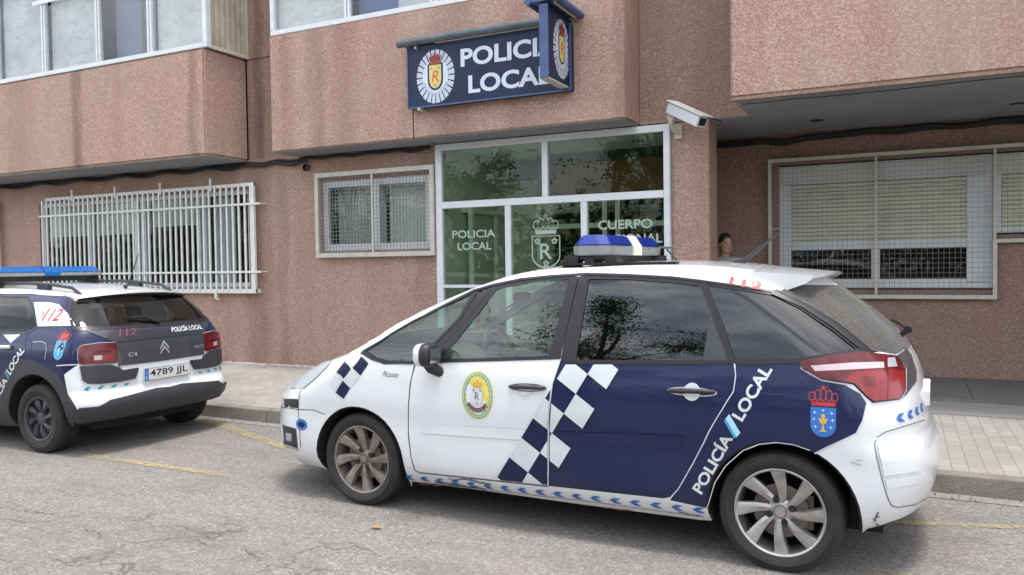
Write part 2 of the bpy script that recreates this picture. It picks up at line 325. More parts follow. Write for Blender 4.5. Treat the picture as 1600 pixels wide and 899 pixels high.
def thing(name, label, cat, loc=(0, 0, 0), rotz=0, group=None, local=False):
    o = bpy.data.objects.new(name, None); COL.objects.link(o); o.location = loc; o.rotation_euler = (0, 0, rotz); o.empty_display_size = .2
    o['label'] = label; o['category'] = cat; o['_base'] = tuple(loc); o['_local'] = 1 if local else 0
    if group: o['group'] = group
    return o
def tag(o, label, cat, group=None):
    o['label'] = label; o['category'] = cat
    if group: o['group'] = group
    return o
def struct(o): o['kind'] = 'structure'; return o

def text2d(body, size=1, bold=0.0, shear=0, align='CENTER', spacing=1.0):
    cu = bpy.data.curves.new('t', 'FONT'); cu.body = body; cu.size = size; cu.offset = bold; cu.shear = shear; cu.align_x = align; cu.align_y = 'CENTER'; cu.space_character = spacing
    cu.resolution_u = 4
    ob = bpy.data.objects.new('t', cu); me = ob.to_mesh()
    vs = [(v.co.x, v.co.y) for v in me.vertices]; fs = [list(p.vertices) for p in me.polygons]
    ob.to_mesh_clear(); bpy.data.objects.remove(ob); bpy.data.curves.remove(cu)
    return vs, fs
def fit_text(body, w, h, **k):    # text scaled to a w x h box centred on 0
    vs, fs = text2d(body, 1, **k); x0 = min(v[0] for v in vs); x1 = max(v[0] for v in vs); y0 = min(v[1] for v in vs); y1 = max(v[1] for v in vs)
    sx = w / (x1 - x0); sy = h / (y1 - y0)
    return [((x - (x0 + x1) / 2) * sx, (y - (y0 + y1) / 2) * sy) for x, y in vs], fs
def arc_text(body, r, a0, a1, h, inward=False, bold=.02):  # letters along an arc from angle a0 to a1 (degrees)
    V = []; F = []; n = len(body)
    for i, ch in enumerate(body):
        if ch == ' ': continue
        a = radians(a0 + (a1 - a0) * i / (n - 1)); vs, fs = fit_text(ch, h * .62 if ch not in 'I' else h * .2, h, bold=bold)
        tx = a + PI / 2 if a1 > a0 else a - PI / 2
        b = len(V); V += [(cos(a) * r + x * cos(tx) - y * sin(tx), sin(a) * r + x * sin(tx) + y * cos(tx)) for x, y in vs]; F += [[b + j for j in f] for f in fs]
    return V, F
def ellipse(cx, cy, rx, ry, n=40, a0=0, a1=2 * PI):
    return [(cx + rx * cos(a0 + (a1 - a0) * k / n), cy + ry * sin(a0 + (a1 - a0) * k / n)) for k in range(n)]
class Decal:   # flat artwork in 2-D layers: (verts, faces, material, layer)
    def __init__(s): s.items = []
    def poly(s, pts, m, layer=0): s.items.append((list(pts), [list(range(len(pts)))], m, layer)); return s
    def mesh(s, vf, m, layer=0, dx=0, dy=0): s.items.append(([(x + dx, y + dy) for x, y in vf[0]], vf[1], m, layer)); return s
    def ring(s, cx, cy, rx, ry, w, m, layer=0, n=40):
        o = ellipse(cx, cy, rx, ry, n); i = ellipse(cx, cy, rx - w, ry - w, n)
        s.items.append((o + i, [[k, (k + 1) % n, n + (k + 1) % n, n + k] for k in range(n)], m, layer)); return s
    def mb(s, fn, base=.001, step=.0008):   # fn(x, y, d) -> point
        b = MB(); mats = []
        for vs, fs, m, ly in s.items:
            if m not in mats: mats.append(m)
            T = []
            for f in fs: T.append(f)
            b.add([fn(x, y, base + step * ly) for x, y in vs], T, mats.index(m))
        return b, mats
def crown2d(d, cx, cy, w, h, m, layer, m2=None):
    d.poly([(cx - w * .42, cy - h * .5), (cx + w * .42, cy - h * .5), (cx + w * .44, cy - h * .3), (cx - w * .44, cy - h * .3)], m, layer)
    for k in range(-2, 3):
        x = cx + k * w * .2; top = cy + h * (.36 - .045 * k * k)
        d.ring(x, (cy - h * .28 + top) / 2, w * .125, (top - cy + h * .28) / 2, w * .036, m, layer, 14)
    d.poly([(cx - w * .03, cy + h * .3), (cx + w * .03, cy + h * .3), (cx + w * .03, cy + h * .5), (cx - w * .03, cy + h * .5)], m2 or m, layer)
    d.poly([(cx - w * .09, cy + h * .37), (cx + w * .09, cy + h * .37), (cx + w * .09, cy + h * .43), (cx - w * .09, cy + h * .43)], m2 or m, layer)
def shield(cx, cy, w, h):
    return [(cx - w / 2, cy + h / 2), (cx - w / 2, cy - h * .1)] + [(cx + w / 2 * cos(a), cy - h * .1 + h * .4 * sin(a)) for a in [PI + PI * k / 12 for k in range(1, 12)]] + [(cx + w / 2, cy - h * .1), (cx + w / 2, cy + h / 2)]

# ------------------------------------------------------------------ ground
def sheet(name, pts, z, mat):
    b = MB(); b.add([(x, y, z) for x, y in pts], [list(range(len(pts)))]); return struct(b.build(name, mat))
def KY(x): return 6.22 - .022 * (x - .3)      # kerb face line
sheet('road', [(-300, -300), (300, -300), (300, 300), (-300, 300)], 0, 'asphalt')
b = MB(); b.add([(-60, KY(-60) - .14, .004), (40, KY(40) - .14, .004), (40, KY(40), .004), (-60, KY(-60), .004)], [(0, 1, 2, 3)]); struct(b.build('gutter', 'gutter'))
b = MB(); x = -40.0
while x < 20:
    x1 = x + 1.0; g = .004
    b.add([(x + g, KY(x), 0), (x1 - g, KY(x1), 0), (x1 - g, KY(x1) + .015, .128), (x + g, KY(x) + .015, .128), (x + g, KY(x) + .15, .132), (x1 - g, KY(x1) + .15, .132), (x + g, KY(x) + .15, 0), (x1 - g, KY(x1) + .15, 0)],
          [(0, 1, 2, 3), (3, 2, 5, 4), (0, 3, 4, 6), (1, 7, 5, 2)]); x = x1
struct(b.build('kerb', 'kerb_stone', bevel=.006))
b = MB(); b.add([(-40, KY(-40) + .15, .13), (20, KY(20) + .15, .13), (20, 12, .13), (-40, 12, .13)], [(0, 1, 2, 3)]); struct(b.build('pavement', 'paving'))
b = MB(); b.add([(-2.2, 8.66, .134), (20, 8.66, .134), (20, 9.42, .134), (-2.2, 9.42, .134)], [(0, 1, 2, 3)]); struct(b.build('pavement_band', 'band'))
b = MB(); x = -2.04
b.box(-2.04, 8, 9.42, 9.44, .13, .165)
while x < 8:
    b.box(x + .003, x + .897, 9.442, 10.28, .13, .165); b.box(x + .003, x + .897, 10.286, 11.16, .13, .165); x += .9
struct(b.build('porch_floor', 'slab'))
def stroke(name, p0, p1, w=.10, taper=0):
    p0 = Vector(p0); p1 = Vector(p1); d = (p1 - p0).normalized(); nn = Vector((-d.y, d.x)) * w / 2; n = 30; vs = []; rnd = random.Random(p0.x)
    for k in range(n + 1):
        c = p0.lerp(p1, k / n); j = 1 + rnd.uniform(-.12, .12)
        vs += [(c.x + nn.x * j, c.y + nn.y * j, .008), (c.x - nn.x * j, c.y - nn.y * j, .008)]
    b = MB(); b.add(vs, [(2 * k, 2 * k + 1, 2 * k + 3, 2 * k + 2) for k in range(n)]); return struct(b.build(name, 'yellow_paint'))
g = lambda x, y: atz(x, y, 0).xy
stroke('road_marking', g(135, 713), g(358, 745), .085)
stroke('road_marking', g(318, 656), g(480, 712), .11)
stroke('road_marking', g(1395, 818), g(1640, 827), .07)
stroke('road_marking', g(1345, 892), g(1420, 900), .08)

# ------------------------------------------------------------------ building
W = 9.5; ZS = 3.30; BL = 8.64; BC = 8.93; BR = 8.42; WR = 11.12
bld = thing('police_station', 'pink granite chip police station with overhanging bays and a glazed white entrance', 'building', (-5, 10, .0))
def wall_holes(mb, x0, x1, z0, z1, y, holes, depth=.2, m=0, jm=None):   # vertical wall facing -Y, with openings and their reveals
    xs = sorted(set([x0, x1] + [h[0] for h in holes] + [h[1] for h in holes])); zs = sorted(set([z0, z1] + [h[2] for h in holes] + [h[3] for h in holes]))
    xs = [x for x in xs if x0 <= x <= x1]; zs = [z for z in zs if z0 <= z <= z1]
    for i in range(len(xs) - 1):
        for k in range(len(zs) - 1):
            cx = (xs[i] + xs[i + 1]) / 2; cz = (zs[k] + zs[k + 1]) / 2
            if any(h[0] < cx < h[1] and h[2] < cz < h[3] for h in holes): continue
            mb.add([(xs[i], y, zs[k]), (xs[i + 1], y, zs[k]), (xs[i + 1], y, zs[k + 1]), (xs[i], y, zs[k + 1])], [(0, 1, 2, 3)], m)
    for a, b_, c, d in holes:
        mb.add([(a, y, c), (b_, y, c), (b_, y, d), (a, y, d), (a, y + depth, c), (b_, y + depth, c), (b_, y + depth, d), (a, y + depth, d)], [(0, 1, 5, 4), (1, 2, 6, 5), (2, 3, 7, 6), (3, 0, 4, 7)], m if jm is None else jm)
W1 = (-14.35, -9.22, 1.33, 2.87); W2 = (-7.78, -5.88, 1.86, 2.90); W0 = (-18.6, -15.62, 1.33, 2.87); WRH = (-1.47, .975, 1.24, 2.88); WRH2 = (.975, 5.2, 1.90, 2.88)
# ground floor wall
b = MB(); wall_holes(b, -30, -5.76, .13, ZS + .02, W, [W0, W1, W2]); b.build('ground_wall', 'granite_ground', bld)
# thin joints between the precast panels of the ground floor
b = MB()
for z in (1.24, 1.90, 2.56):
    for x0, x1 in ((-30, -18.7), (-15.6, -14.4), (-9.2, -7.95), (-7.95, -5.80)):
        if x0 == -7.95 and z > 1.3: continue
        b.box(x0, x1, W - .002, W + .004, z - .008, z + .004)
for x in (-8.69,): b.box(x - .006, x + .006, W - .002, W + .004, 1.90, ZS)
b.build_each('panel_joint', 'joint_pale', bld)
b = MB(); wall_holes(b, -9.19, -8.20, ZS + .02, 9, W, []); wall_holes(b, -2.875, -1.586, ZS, 9, W, []); wall_holes(b, -30, -9.19, 8, 9, W, [])
b.build('recess_wall', 'granite_shaded', bld)
b = MB(); b.box(-9.18, -8.21, W - .004, W + .004, 4.86, 4.875); b.build('recess_joint', 'joint', bld)
# pillar
b = MB(); b.box(-2.50, -2.04, W, 9.93, .13, ZS); b.build('pillar', 'granite_ground', bld, bevel=.012)
# left bay
b = MB(); b.box(-30, -9.19, BL, W - .003, ZS, 4.87); b.box(-30, -9.19, BL + .02, W - .003, 6.5, 9); b.build('left_bay', 'granite_bay', bld, bevel=.03)
b = MB(); b.box(-30, -9.22, BL + .04, W, ZS - .012, ZS + .01); b.build('left_bay_soffit', 'soffit', bld)
# centre bay
b = MB(); b.box(-8.20, -2.875, BC, W - .003, ZS, 4.96); b.box(-8.20, -2.875, BC + .02, W - .003, 6.6, 9); b.box(-3.9, -2.875, BC, W - .003, 4.96, 6.6)
b.build('centre_bay', 'granite_bay', bld, bevel=.012)
b = MB(); b.box(-8.17, -2.9, BC + .03, W + .02, ZS - .012, ZS + .01); b.build('centre_bay_soffit', 'soffit', bld)
b = MB(); b.box(-5.775, -5.762, BC - .003, BC + .003, ZS, 3.66); b.build('bay_joint', 'joint', bld)
# right bay and porch ceiling
b = MB(); b.box(-1.586, 9, BR, W, ZS, 9); b.build('right_bay', 'granite_bay', bld, bevel=.02)
b = MB(); b.box(-1.57, 9, BR + .05, W + .01, ZS - .014, ZS - .002); b.box(-2.46, 9, W + .012, WR, ZS - .012, ZS + .1); b.build('porch_ceiling', 'soffit', bld)
b = MB(); b.box(-1.58, 9, BR - .0, BR + .05, ZS - .03, ZS - .001); b.build('drip_edge', 'granite_shaded', bld)
b = MB(); wall_holes(b, -2.6, 9, .13, ZS, WR, [WRH, WRH2]); b.build('porch_wall', 'granite_shaded', bld)
b = MB()
for z in (1.15, 1.80, 2.46): b.box(-2.6, -1.62, WR - .002, WR + .004, z - .004, z + .004)
b.build_each('porch_joint', 'joint_pale', bld)
b = MB(); b.box(-2.5, -2.44, 9.94, WR, .13, ZS); b.build('porch_side_wall', 'granite_shaded', bld)
for x, y in ((-.918, 10.2), (1.125, 10.25)):
    b = MB(); b.lathe([(.0, .002), (.055, .002), (.075, -.004), (.08, .006)], (x, y, ZS - .016), (0, 0, 1), 24); b.lathe([(0, -.0), (.05, -.008)], (x, y, ZS - .02), (0, 0, 1), 20, 1)
    b.build('downlight', ['black_plastic', 'lens_clear' if x > 0 else 'black_plastic'], bld)
# inside: floors, back walls (dark rooms)
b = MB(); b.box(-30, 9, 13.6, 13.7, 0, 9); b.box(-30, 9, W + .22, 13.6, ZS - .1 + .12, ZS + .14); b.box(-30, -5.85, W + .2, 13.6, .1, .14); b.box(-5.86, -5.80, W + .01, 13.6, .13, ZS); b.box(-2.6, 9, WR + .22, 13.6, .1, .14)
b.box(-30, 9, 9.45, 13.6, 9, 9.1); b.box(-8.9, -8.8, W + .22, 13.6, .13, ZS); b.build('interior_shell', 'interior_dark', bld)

def sash(name, x0, x1, z0, z1, y, fw=.06, muls=(), depth=.07, glass='glass_window', frame='white_alu', parent=bld, sill=False):
    b = MB(); d0, d1 = y, y + depth
    b.box(x0, x1, d0, d1, z0, z0 + fw); b.box(x0, x1, d0, d1, z1 - fw, z1); b.box(x0, x0 + fw, d0, d1, z0 + fw, z1 - fw); b.box(x1 - fw, x1, d0, d1, z0 + fw, z1 - fw)
    for m in muls: b.box(m - fw * .6, m + fw * .6, d0 + .005, d1 - .005, z0 + fw, z1 - fw)
    f = b.build('window', frame, parent, bevel=.004)
    b = MB(); b.box(x0 + fw * .8, x1 - fw * .8, y + depth * .55, y + depth * .55 + .005, z0 + fw * .8, z1 - fw * .8); b.build('pane', glass, f)
    return f
# window 1 (behind the bars)
f = sash('window', W1[0], W1[1], W1[2], W1[3], W + .05, .07, (-11.85, -10.38))
b = MB(); b.box(-11.72, -11.60, W + .045, W + .13, 1.4, 2.8); b.box(-13.1, -13.0, W + .045, W + .13, 1.4, 2.8); b.box(-10.28, -10.2, W + .045, W + .13, 1.4, 2.8); b.build_each('frame', 'white_alu', f, bevel=.004)
b = MB()
for i in range(11): b.box(-14.25, -11.9, W + .16, W + .17, 2.80 - .05 * (i + 1) + .004, 2.80 - .05 * i)
for i in range(9): b.box(-11.55, -10.42, W + .16, W + .17, 2.80 - .05 * (i + 1) + .004, 2.80 - .05 * i)
b.build('blind', 'blind', f)
b = MB(); n = 30
for i in range(n):
    xa = -10.12 + .40 * i / n; b.add([(xa, W + .2 + .02 * sin(i * 1.3), 1.4), (xa + .40 / n, W + .2 + .02 * sin((i + 1) * 1.3), 1.4), (xa + .40 / n, W + .2 + .02 * sin((i + 1) * 1.3), 2.8), (xa, W + .2 + .02 * sin(i * 1.3), 2.8)], [(0, 1, 2, 3)])
b.build('curtain', 'curtain', f)
b = MB(); b.box(-10.78, -10.62, W + .5, W + .53, 1.4, 2.15); b.build('folder', 'yellow_thing', f)
# bars of window 1
gl = bld
b = MB(); Yb = 9.37
b.box(-14.0, -9.0, Yb + .02, Yb + .05, 2.90, 2.95); b.box(-9.05, -9.0, Yb + .01, Yb + .05, 1.24, 2.95); b.box(-14.3, -9.0, Yb + .02, W - .003, 1.235, 1.30)
for z in (2.62, 1.57): b.box(-14.16, -8.86, Yb - .012, Yb + .008, z - .016, z + .016)
x = -14.10
for i in range(41):
    if x < -9.06: b.box(x - .0165, x + .0165, Yb + .009, Yb + .030, 1.26, 2.94 if i else 2.90)
    x += .1258
for x in (-13.25, -12.13, -11.03, -9.90): b.box(x - .018, x + .018, Yb - .001, Yb + .02, 2.86, 3.06)
b.box(-9.86, -9.82, Yb, Yb + .03, 1.13, 1.25); b.box(-9.855, -9.78, Yb, Yb + .03, 1.13, 1.15)
for x in (-14.14, -8.88): b.box(x, x + .02, Yb - .01, W, 1.56, 1.58); b.box(x, x + .02, Yb - .01, W, 2.61, 2.63)
b.build('window_bars', 'white_metal', bld)
# neighbouring barred window at the far left
f = sash('window', W0[0], W0[1], W0[2], W0[3], W + .05, .07, (-17.1,))
b = MB(); x = -18.6
while x < -15.42: b.box(x, x + .035, Yb + .01, Yb + .03, 1.26, 2.94); x += .1258
b.box(-18.7, -15.42, Yb, Yb + .05, 2.90, 2.95); b.box(-18.7, -15.42, Yb, Yb + .05, 1.24, 1.30); b.box(-15.50, -15.42, Yb, Yb + .05, 1.24, 2.95); b.build('window_bars', 'white_metal', bld)
# window 2 (two panes behind wire mesh)
f = sash('window', W2[0], W2[1], W2[2], W2[3], W + .03, .10, (-6.83,))
for xa_, xb_, nm_ in ((-7.70, -6.90, 'blind'), (-6.76, -5.95, 'interior_frame')):
    b = MB(); k_ = 0; x = xa_
    while x < xb_: b.add([(x, W + .30, 1.92), (x + .07, W + .34, 1.92), (x + .07, W + .34, 2.85), (x, W + .30, 2.85)], [(0, 1, 2, 3)]); x += .085
    b.build('blind', nm_, f)
def grille(x0, x1, z0, z1, y, fw, pitch, posts, clip=None, wr=.0042):
    b = MB()
    if clip is None:
        b.box(x0, x1, y, y + .04, z1 - fw, z1); b.box(x0, x1, y, y + .04, z0, z0 + fw); b.box(x0, x0 + fw, y, y + .04, z0 + fw, z1 - fw); b.box(x1 - fw, x1, y, y + .04, z0 + fw, z1 - fw)
    for p in posts: b.box(p - .016, p + .016, y + .005, y + .03, z0 + fw, z1 - fw)
    fr = b.build('window_grille', 'cream_metal', bld, bevel=.003)
    b = MB(); x = x0 + fw + pitch * .6
    while x < x1 - fw: b.box(x - wr, x + wr, y + .012, y + .018, z0 + fw, z1 - fw); x += pitch
    z = z0 + fw + pitch * .6
    while z < z1 - fw: b.box(x0 + fw, x1 - fw, y + .0185, y + .0245, z - wr, z + wr); z += pitch
    b.build('wire_mesh', 'grey_wire', fr)
    return fr
grille(-7.83, -5.77, 1.765, 3.01, 9.40, .065, .056, (-6.80,), wr=.0026)
# right window: roller shutters behind an L shaped mesh frame
f = sash('window', -1.47, .975, 1.26, 2.86, WR + .02, .07, (), depth=.15)
b = MB(); b.box(-1.45, .915, WR + .005, WR + .10, 2.62, 2.84)
b.build('shutter_box', 'shutter_box', f, bevel=.006)
b = MB(); z = 2.62
while z > 1.86: b.add([(-1.36, WR + .075, z), (.76, WR + .075, z), (.76, WR + .055, z - .012), (-1.36, WR + .055, z - .012), (.76, WR + .06, z - .046), (-1.36, WR + .06, z - .046), (.76, WR + .078, z - .052), (-1.36, WR + .078, z - .052)], [(0, 1, 2, 3), (3, 2, 4, 5), (5, 4, 6, 7)]); z -= .052
b.build('roller_shutter', 'shutter', f)
b = MB(); b.box(-1.328, .698, WR + .033, WR + .12, 1.76, 1.86); b.box(-1.402, -1.33, WR + .03, WR + .123, 1.335, 2.618); b.box(.70, .915, WR + .03, WR + .123, 1.335, 2.618); b.box(-.36, -.26, WR + .036, WR + .117, 1.375, 1.757); b.box(-1.328, .698, WR + .039, WR + .126, 1.322, 1.373)
b.build_each('frame', 'white_alu', f, bevel=.005)
f = sash('window', .985, 5.2, 1.92, 2.86, WR + .02, .07, (), depth=.15)
b = MB(); b.box(1.0, 5.1, WR + .005, WR + .10, 2.62, 2.84); b.build('shutter_box', 'shutter_box', f, bevel=.006)
b = MB(); z = 2.62
while z > 2.0: b.add([(1.06, WR + .075, z), (5.1, WR + .075, z), (5.1, WR + .055, z - .012), (1.06, WR + .055, z - .012), (5.1, WR + .06, z - .046), (1.06, WR + .06, z - .046), (5.1, WR + .078, z - .052), (1.06, WR + .078, z - .052)], [(0, 1, 2, 3), (3, 2, 4, 5), (5, 4, 6, 7)]); z -= .052
b.build('roller_shutter', 'shutter', f)
y = WR - .10; b = MB(); fw = .045
b.box(-1.60, 5.3, y, y + .045, 2.915, 2.96); b.box(-1.60, -1.555, y, y + .045, 1.13, 2.915); b.box(-1.555, 1.005, y, y + .045, 1.13, 1.18); b.box(.96, 1.005, y, y + .045, 1.18, 1.80); b.box(.96, 5.3, y, y + .045, 1.80, 1.845)
b.box(-.315, -.285, y + .005, y + .035, 1.18, 2.915); b.box(.965, .995, y + .005, y + .035, 1.845, 2.915); b.box(-1.555, -1.40, y + .005, y + .03, 2.04, 2.052); b.box(.80, .96, y + .005, y + .03, 2.04, 2.052)
fr = b.build('window_grille', 'cream_metal', bld, bevel=.003)
b = MB(); x = -1.53; wr = .0020
while x < 3.2:
    b.box(x - wr, x + wr, y + .012, y + .017, 1.18 if x < .96 else 1.845, 2.915); x += .06
z = 1.21
while z < 2.91: b.box(-1.555, 3.2 if z > 1.845 else .96, y + .0175, y + .0225, z - wr, z + wr); z += .06
b.build('wire_mesh', 'grey_wire', fr)

# upper windows: left bay
def upper(x0, x1, z0, z1, y, posts, dark, name='window'):
    b = MB(); b.box(x0, x1, y, y + .09, z0, z0 + .07); b.box(x0, x1, y, y + .09, z1 - .07, z1); b.box(x0, x0 + .07, y, y + .09, z0 + .07, z1 - .07); b.box(x1 - .09, x1, y, y + .09, z0 + .07, z1 - .07)
    for p in posts: b.box(p - .05, p - .006, y + .005, y + .085, z0 + .07, z1 - .07); b.box(p + .006, p + .05, y + .012, y + .08, z0 + .07, z1 - .07)
    f = b.build('window', 'white_alu', bld, bevel=.005)
    b = MB(); b.box(x0 + .05, x1 - .06, y + .045, y + .05, z0 + .05, z1 - .05); b.build('pane', 'glass_window', f)
    cur = MB(); xs = [x0] + list(posts) + [x1]
    for i in range(len(xs) - 1):
        if i in dark: continue
        n = 26
        for k in range(n):
            xa = xs[i] + .05 + (xs[i + 1] - xs[i] - .1) * k / n; xb = xs[i] + .05 + (xs[i + 1] - xs[i] - .1) * (k + 1) / n
            ya = y + .13 + .006 * sin(k * .9 + i); yb = y + .13 + .006 * sin((k + 1) * .9 + i)
            cur.add([(xa, ya, z0 + .05), (xb, yb, z0 + .05), (xb, yb, z1 - .05), (xa, ya, z1 - .05)], [(0, 1, 2, 3)])
    cur.build('curtain', 'curtain_old', f, smooth=1)
    return f
upper(-24, -9.12, 4.87, 6.5, BL + .0, (-22, -20.5, -19, -17.5, -16, -14.1, -12.83, -11.49, -10.32), (8,))
b = MB(); b.box(-13.05, -9.3, BL - .012, BL - .002, 6.05, 6.12); b.build('transom', 'white_alu', bld)
b = MB(); b.box(-11.35, -10.45, BL + .25, BL + .27, 4.95, 6.4); b.box(-10.72, -10.60, BL + .21, BL + .24, 4.95, 6.4, 1); b.build('blue_screen', ['blue_panel', 'black_plastic'], bld)
# glazed side cheek of the left bay
b = MB(); n = 14
for k in range(n):
    ya = BL + .1 + (W - BL - .11) * k / n; yb = BL + .1 + (W - BL - .11) * (k + 1) / n
    b.add([(-9.16 + .008 * (k % 2), ya, 4.92), (-9.16 + .008 * ((k + 1) % 2), yb, 4.92), (-9.16 + .008 * ((k + 1) % 2), yb, 6.5), (-9.16 + .008 * (k % 2), ya, 6.5)], [(0, 1, 2, 3)])
b.box(-9.20, -9.14, BL + .09, W - .005, 4.872, 4.92, 1); b.box(-9.20, -9.14, W - .04, W - .006, 4.92, 6.5, 1)
b.build('side_panel', ['panel_dirty', 'cream_metal'], bld)
f = upper(-8.18, -3.9, 4.96, 6.6, BC, (-6.82, -5.45), (1,))
b = MB(); b.box(-6.75, -6.1, BC + .2, BC + .22, 5.0, 6.5); b.box(-6.1, -5.5, BC + .2, BC + .22, 5.0, 6.5, 1); b.build('blue_screen', ['blue_panel2', 'curtain'], bld)

# entrance glazing
Ye = W - .07; ex0, ex1 = -5.755, -2.495; fy0, fy1 = Ye, Ye + .08
f = MB(); zt = 3.225; zm = 2.445; pw = .095
f.box(ex0, ex1, fy0, fy1, 3.19, 3.275); f.box(ex0, ex0 + .10, fy0, fy1, .13, 3.19); f.box(ex1 - .075, ex1, fy0, fy1, .13, 3.19); f.box(ex0 + .10, ex1 - .075, fy0 - .004, fy1, 2.40, 2.49)
f.box(-4.16, -4.08, fy0, fy1, 2.49, 3.19)
for x in (-4.70, -3.635): f.box(x, x + .085, fy0, fy1, .13, 2.40)
f.box(ex0 + .10, -4.70, fy0, fy1, .13, .25); f.box(-3.55, ex1 - .075, fy0, fy1, .13, .25); f.box(-4.60, -3.65, fy0 + .01, fy1, .14, .22); f.box(ex0 + .10, -4.70, fy0, fy1, 1.32, 1.36)
door = f.build('entrance', 'white_alu', bld, bevel=.004)
b = MB()
for x0, x1, z0, z1 in ((ex0 + .09, -4.15, 2.48, 3.2), (-4.09, ex1 - .06, 2.48, 3.2), (ex0 + .09, -4.69, .24, 2.41), (-4.62, -3.63, .2, 2.41), (-3.56, ex1 - .06, .24, 2.41)): b.box(x0, x1, Ye + .04, Ye + .046, z0, z1)
b.build('pane', 'glass_entrance', door)
# vinyl lettering and crest on the glass
yt = Ye + .036
P2 = lambda x, y, d: Vector((x, yt - d, y))
d = Decal()
d.mesh(fit_text('POLICIA', .66, .105, bold=.02), 'etched', 0, -5.19, 2.045); d.mesh(fit_text('LOCAL', .52, .105, bold=.02), 'etched', 0, -5.18, 1.88)
d.mesh(fit_text('CUERPO', .70, .115, bold=.02), 'etched', 0, -3.07, 2.10); d.mesh(fit_text('NACIONAL', .86, .115, bold=.02), 'etched', 0, -3.03, 1.92)
d.mesh(fit_text('DE POLICIA', .80, .10, bold=.02), 'etched', 0, -3.05, 1.74)
d.mesh(fit_text('CONCELLO DE', .60, .09, bold=.02), 'etched', 0, -4.10, 1.40); d.mesh(fit_text('REDONDELA', .60, .09, bold=.02), 'etched', 0, -4.10, 1.24)
crown2d(d, -4.13, 2.14, .34, .26, 'etched', 0)
for k in (0, 1):
    sh = shield(-4.13, 1.78, .40, .42); n = len(sh); inn = [(-4.13 + (x + 4.13) * .93, 1.785 + (y - 1.78) * .93) for x, y in sh]
d.items.append((sh + inn, [[k, (k + 1) % n, n + (k + 1) % n, n + k] for k in range(n)], 'etched', 0))
d.mesh(fit_text('R', .17, .2, bold=.01), 'etched', 0, -4.13, 1.79)
for x, y in ((-4.25, 1.92), (-4.01, 1.92), (-4.13, 1.63)):
    for k in range(5): d.poly(ellipse(x + .028 * cos(k * 1.2566 + .3), y + .028 * sin(k * 1.2566 + .3), .016, .016, 10), 'etched', 0)
mb, mats = d.mb(P2); mb.build('lettering', mats, door)
# inner lobby
b = MB(); b.box(-5.80, -2.5, Ye + .09, 11.6, ZS - .03, ZS - .012); b.build('lobby_ceiling', 'ceiling_grey', bld)
b = MB(); b.box(-5.80, -5.70, W + .03, 11.6, .13, ZS - .03); b.box(-5.70, -4.9, 11.5, 11.6, .13, 2.95); b.build('lobby_wall', 'interior_wall', bld)
b = MB(); b.box(-5.0, -2.5, 11.15, 11.2, 2.62, 3.12); b.box(-5.0, -2.5, 11.12, 11.2, 3.12, ZS - .03, 1); b.build('lobby_lintel', ['interior_brown', 'interior_dark'], bld)
b = MB(); b.box(-5.0, -2.5, 11.12, 11.2, 2.55, 2.60); b.box(-5.0, -2.5, 11.12, 11.2, 2.15, 2.22)
for x in (-5.0, -3.95, -3.75, -3.0, -2.56): b.box(x, x + .07, 11.12, 11.2, .13, 2.6)
b.box(-5.62, -5.55, 10.1, 10.16, .13, 2.45); b.box(-5.68, -5.62, 10.0, 11.5, 2.38, 2.45); b.box(-5.68, -5.62, 11.0, 11.06, .13, 2.4)
b.build('lobby_frame', 'interior_frame', bld)
b = MB(); b.box(-5.0, -2.5, 11.17, 11.175, .13, 2.56); b.build('lobby_glass', 'glass_window', bld)
b = MB(); b.box(-5.3, -4.9, 10.9, 11.3, .13, 1.2); b.box(-3.4, -2.6, 12.2, 12.6, .13, 1.1); b.build('lobby_desk', 'interior_wall', bld)
b = MB(); b.box(-5.86, -2.5, W + .02, 13.6, .128, .145); b.build('lobby_floor', 'slab', bld)
for x, y in ((-4.8, 10.5), (-3.2, 10.5)):
    b = MB(); b.lathe([(.0, 0), (.09, 0), (.10, .012)], (x, y, ZS - .045), (0, 0, 1), 24); b.build('downlight', 'black_plastic', bld)
# mortar debris along the foot of the wall
b = MB(); rnd = random.Random(3)
for i in range(150):
    x = rnd.uniform(-9.9, -7.6); y = W - .01 - rnd.random() ** 2 * .10; r = rnd.uniform(.008, .035)
    b.add([(x - r, y - r * .6, .13), (x + r, y - r * .7, .13), (x + r * .8, y + r * .6, .13), (x - r * .7, y + r * .6, .13), (x + rnd.uniform(-.3, .3) * r, y, .13 + r * .55)], [(0, 1, 4), (1, 2, 4), (2, 3, 4), (3, 0, 4)])
o = b.build('mortar_debris', 'rubble'); o['kind'] = 'stuff'; o['label'] = 'crumbled pale mortar along the foot of the granite wall'; o['category'] = 'debris'

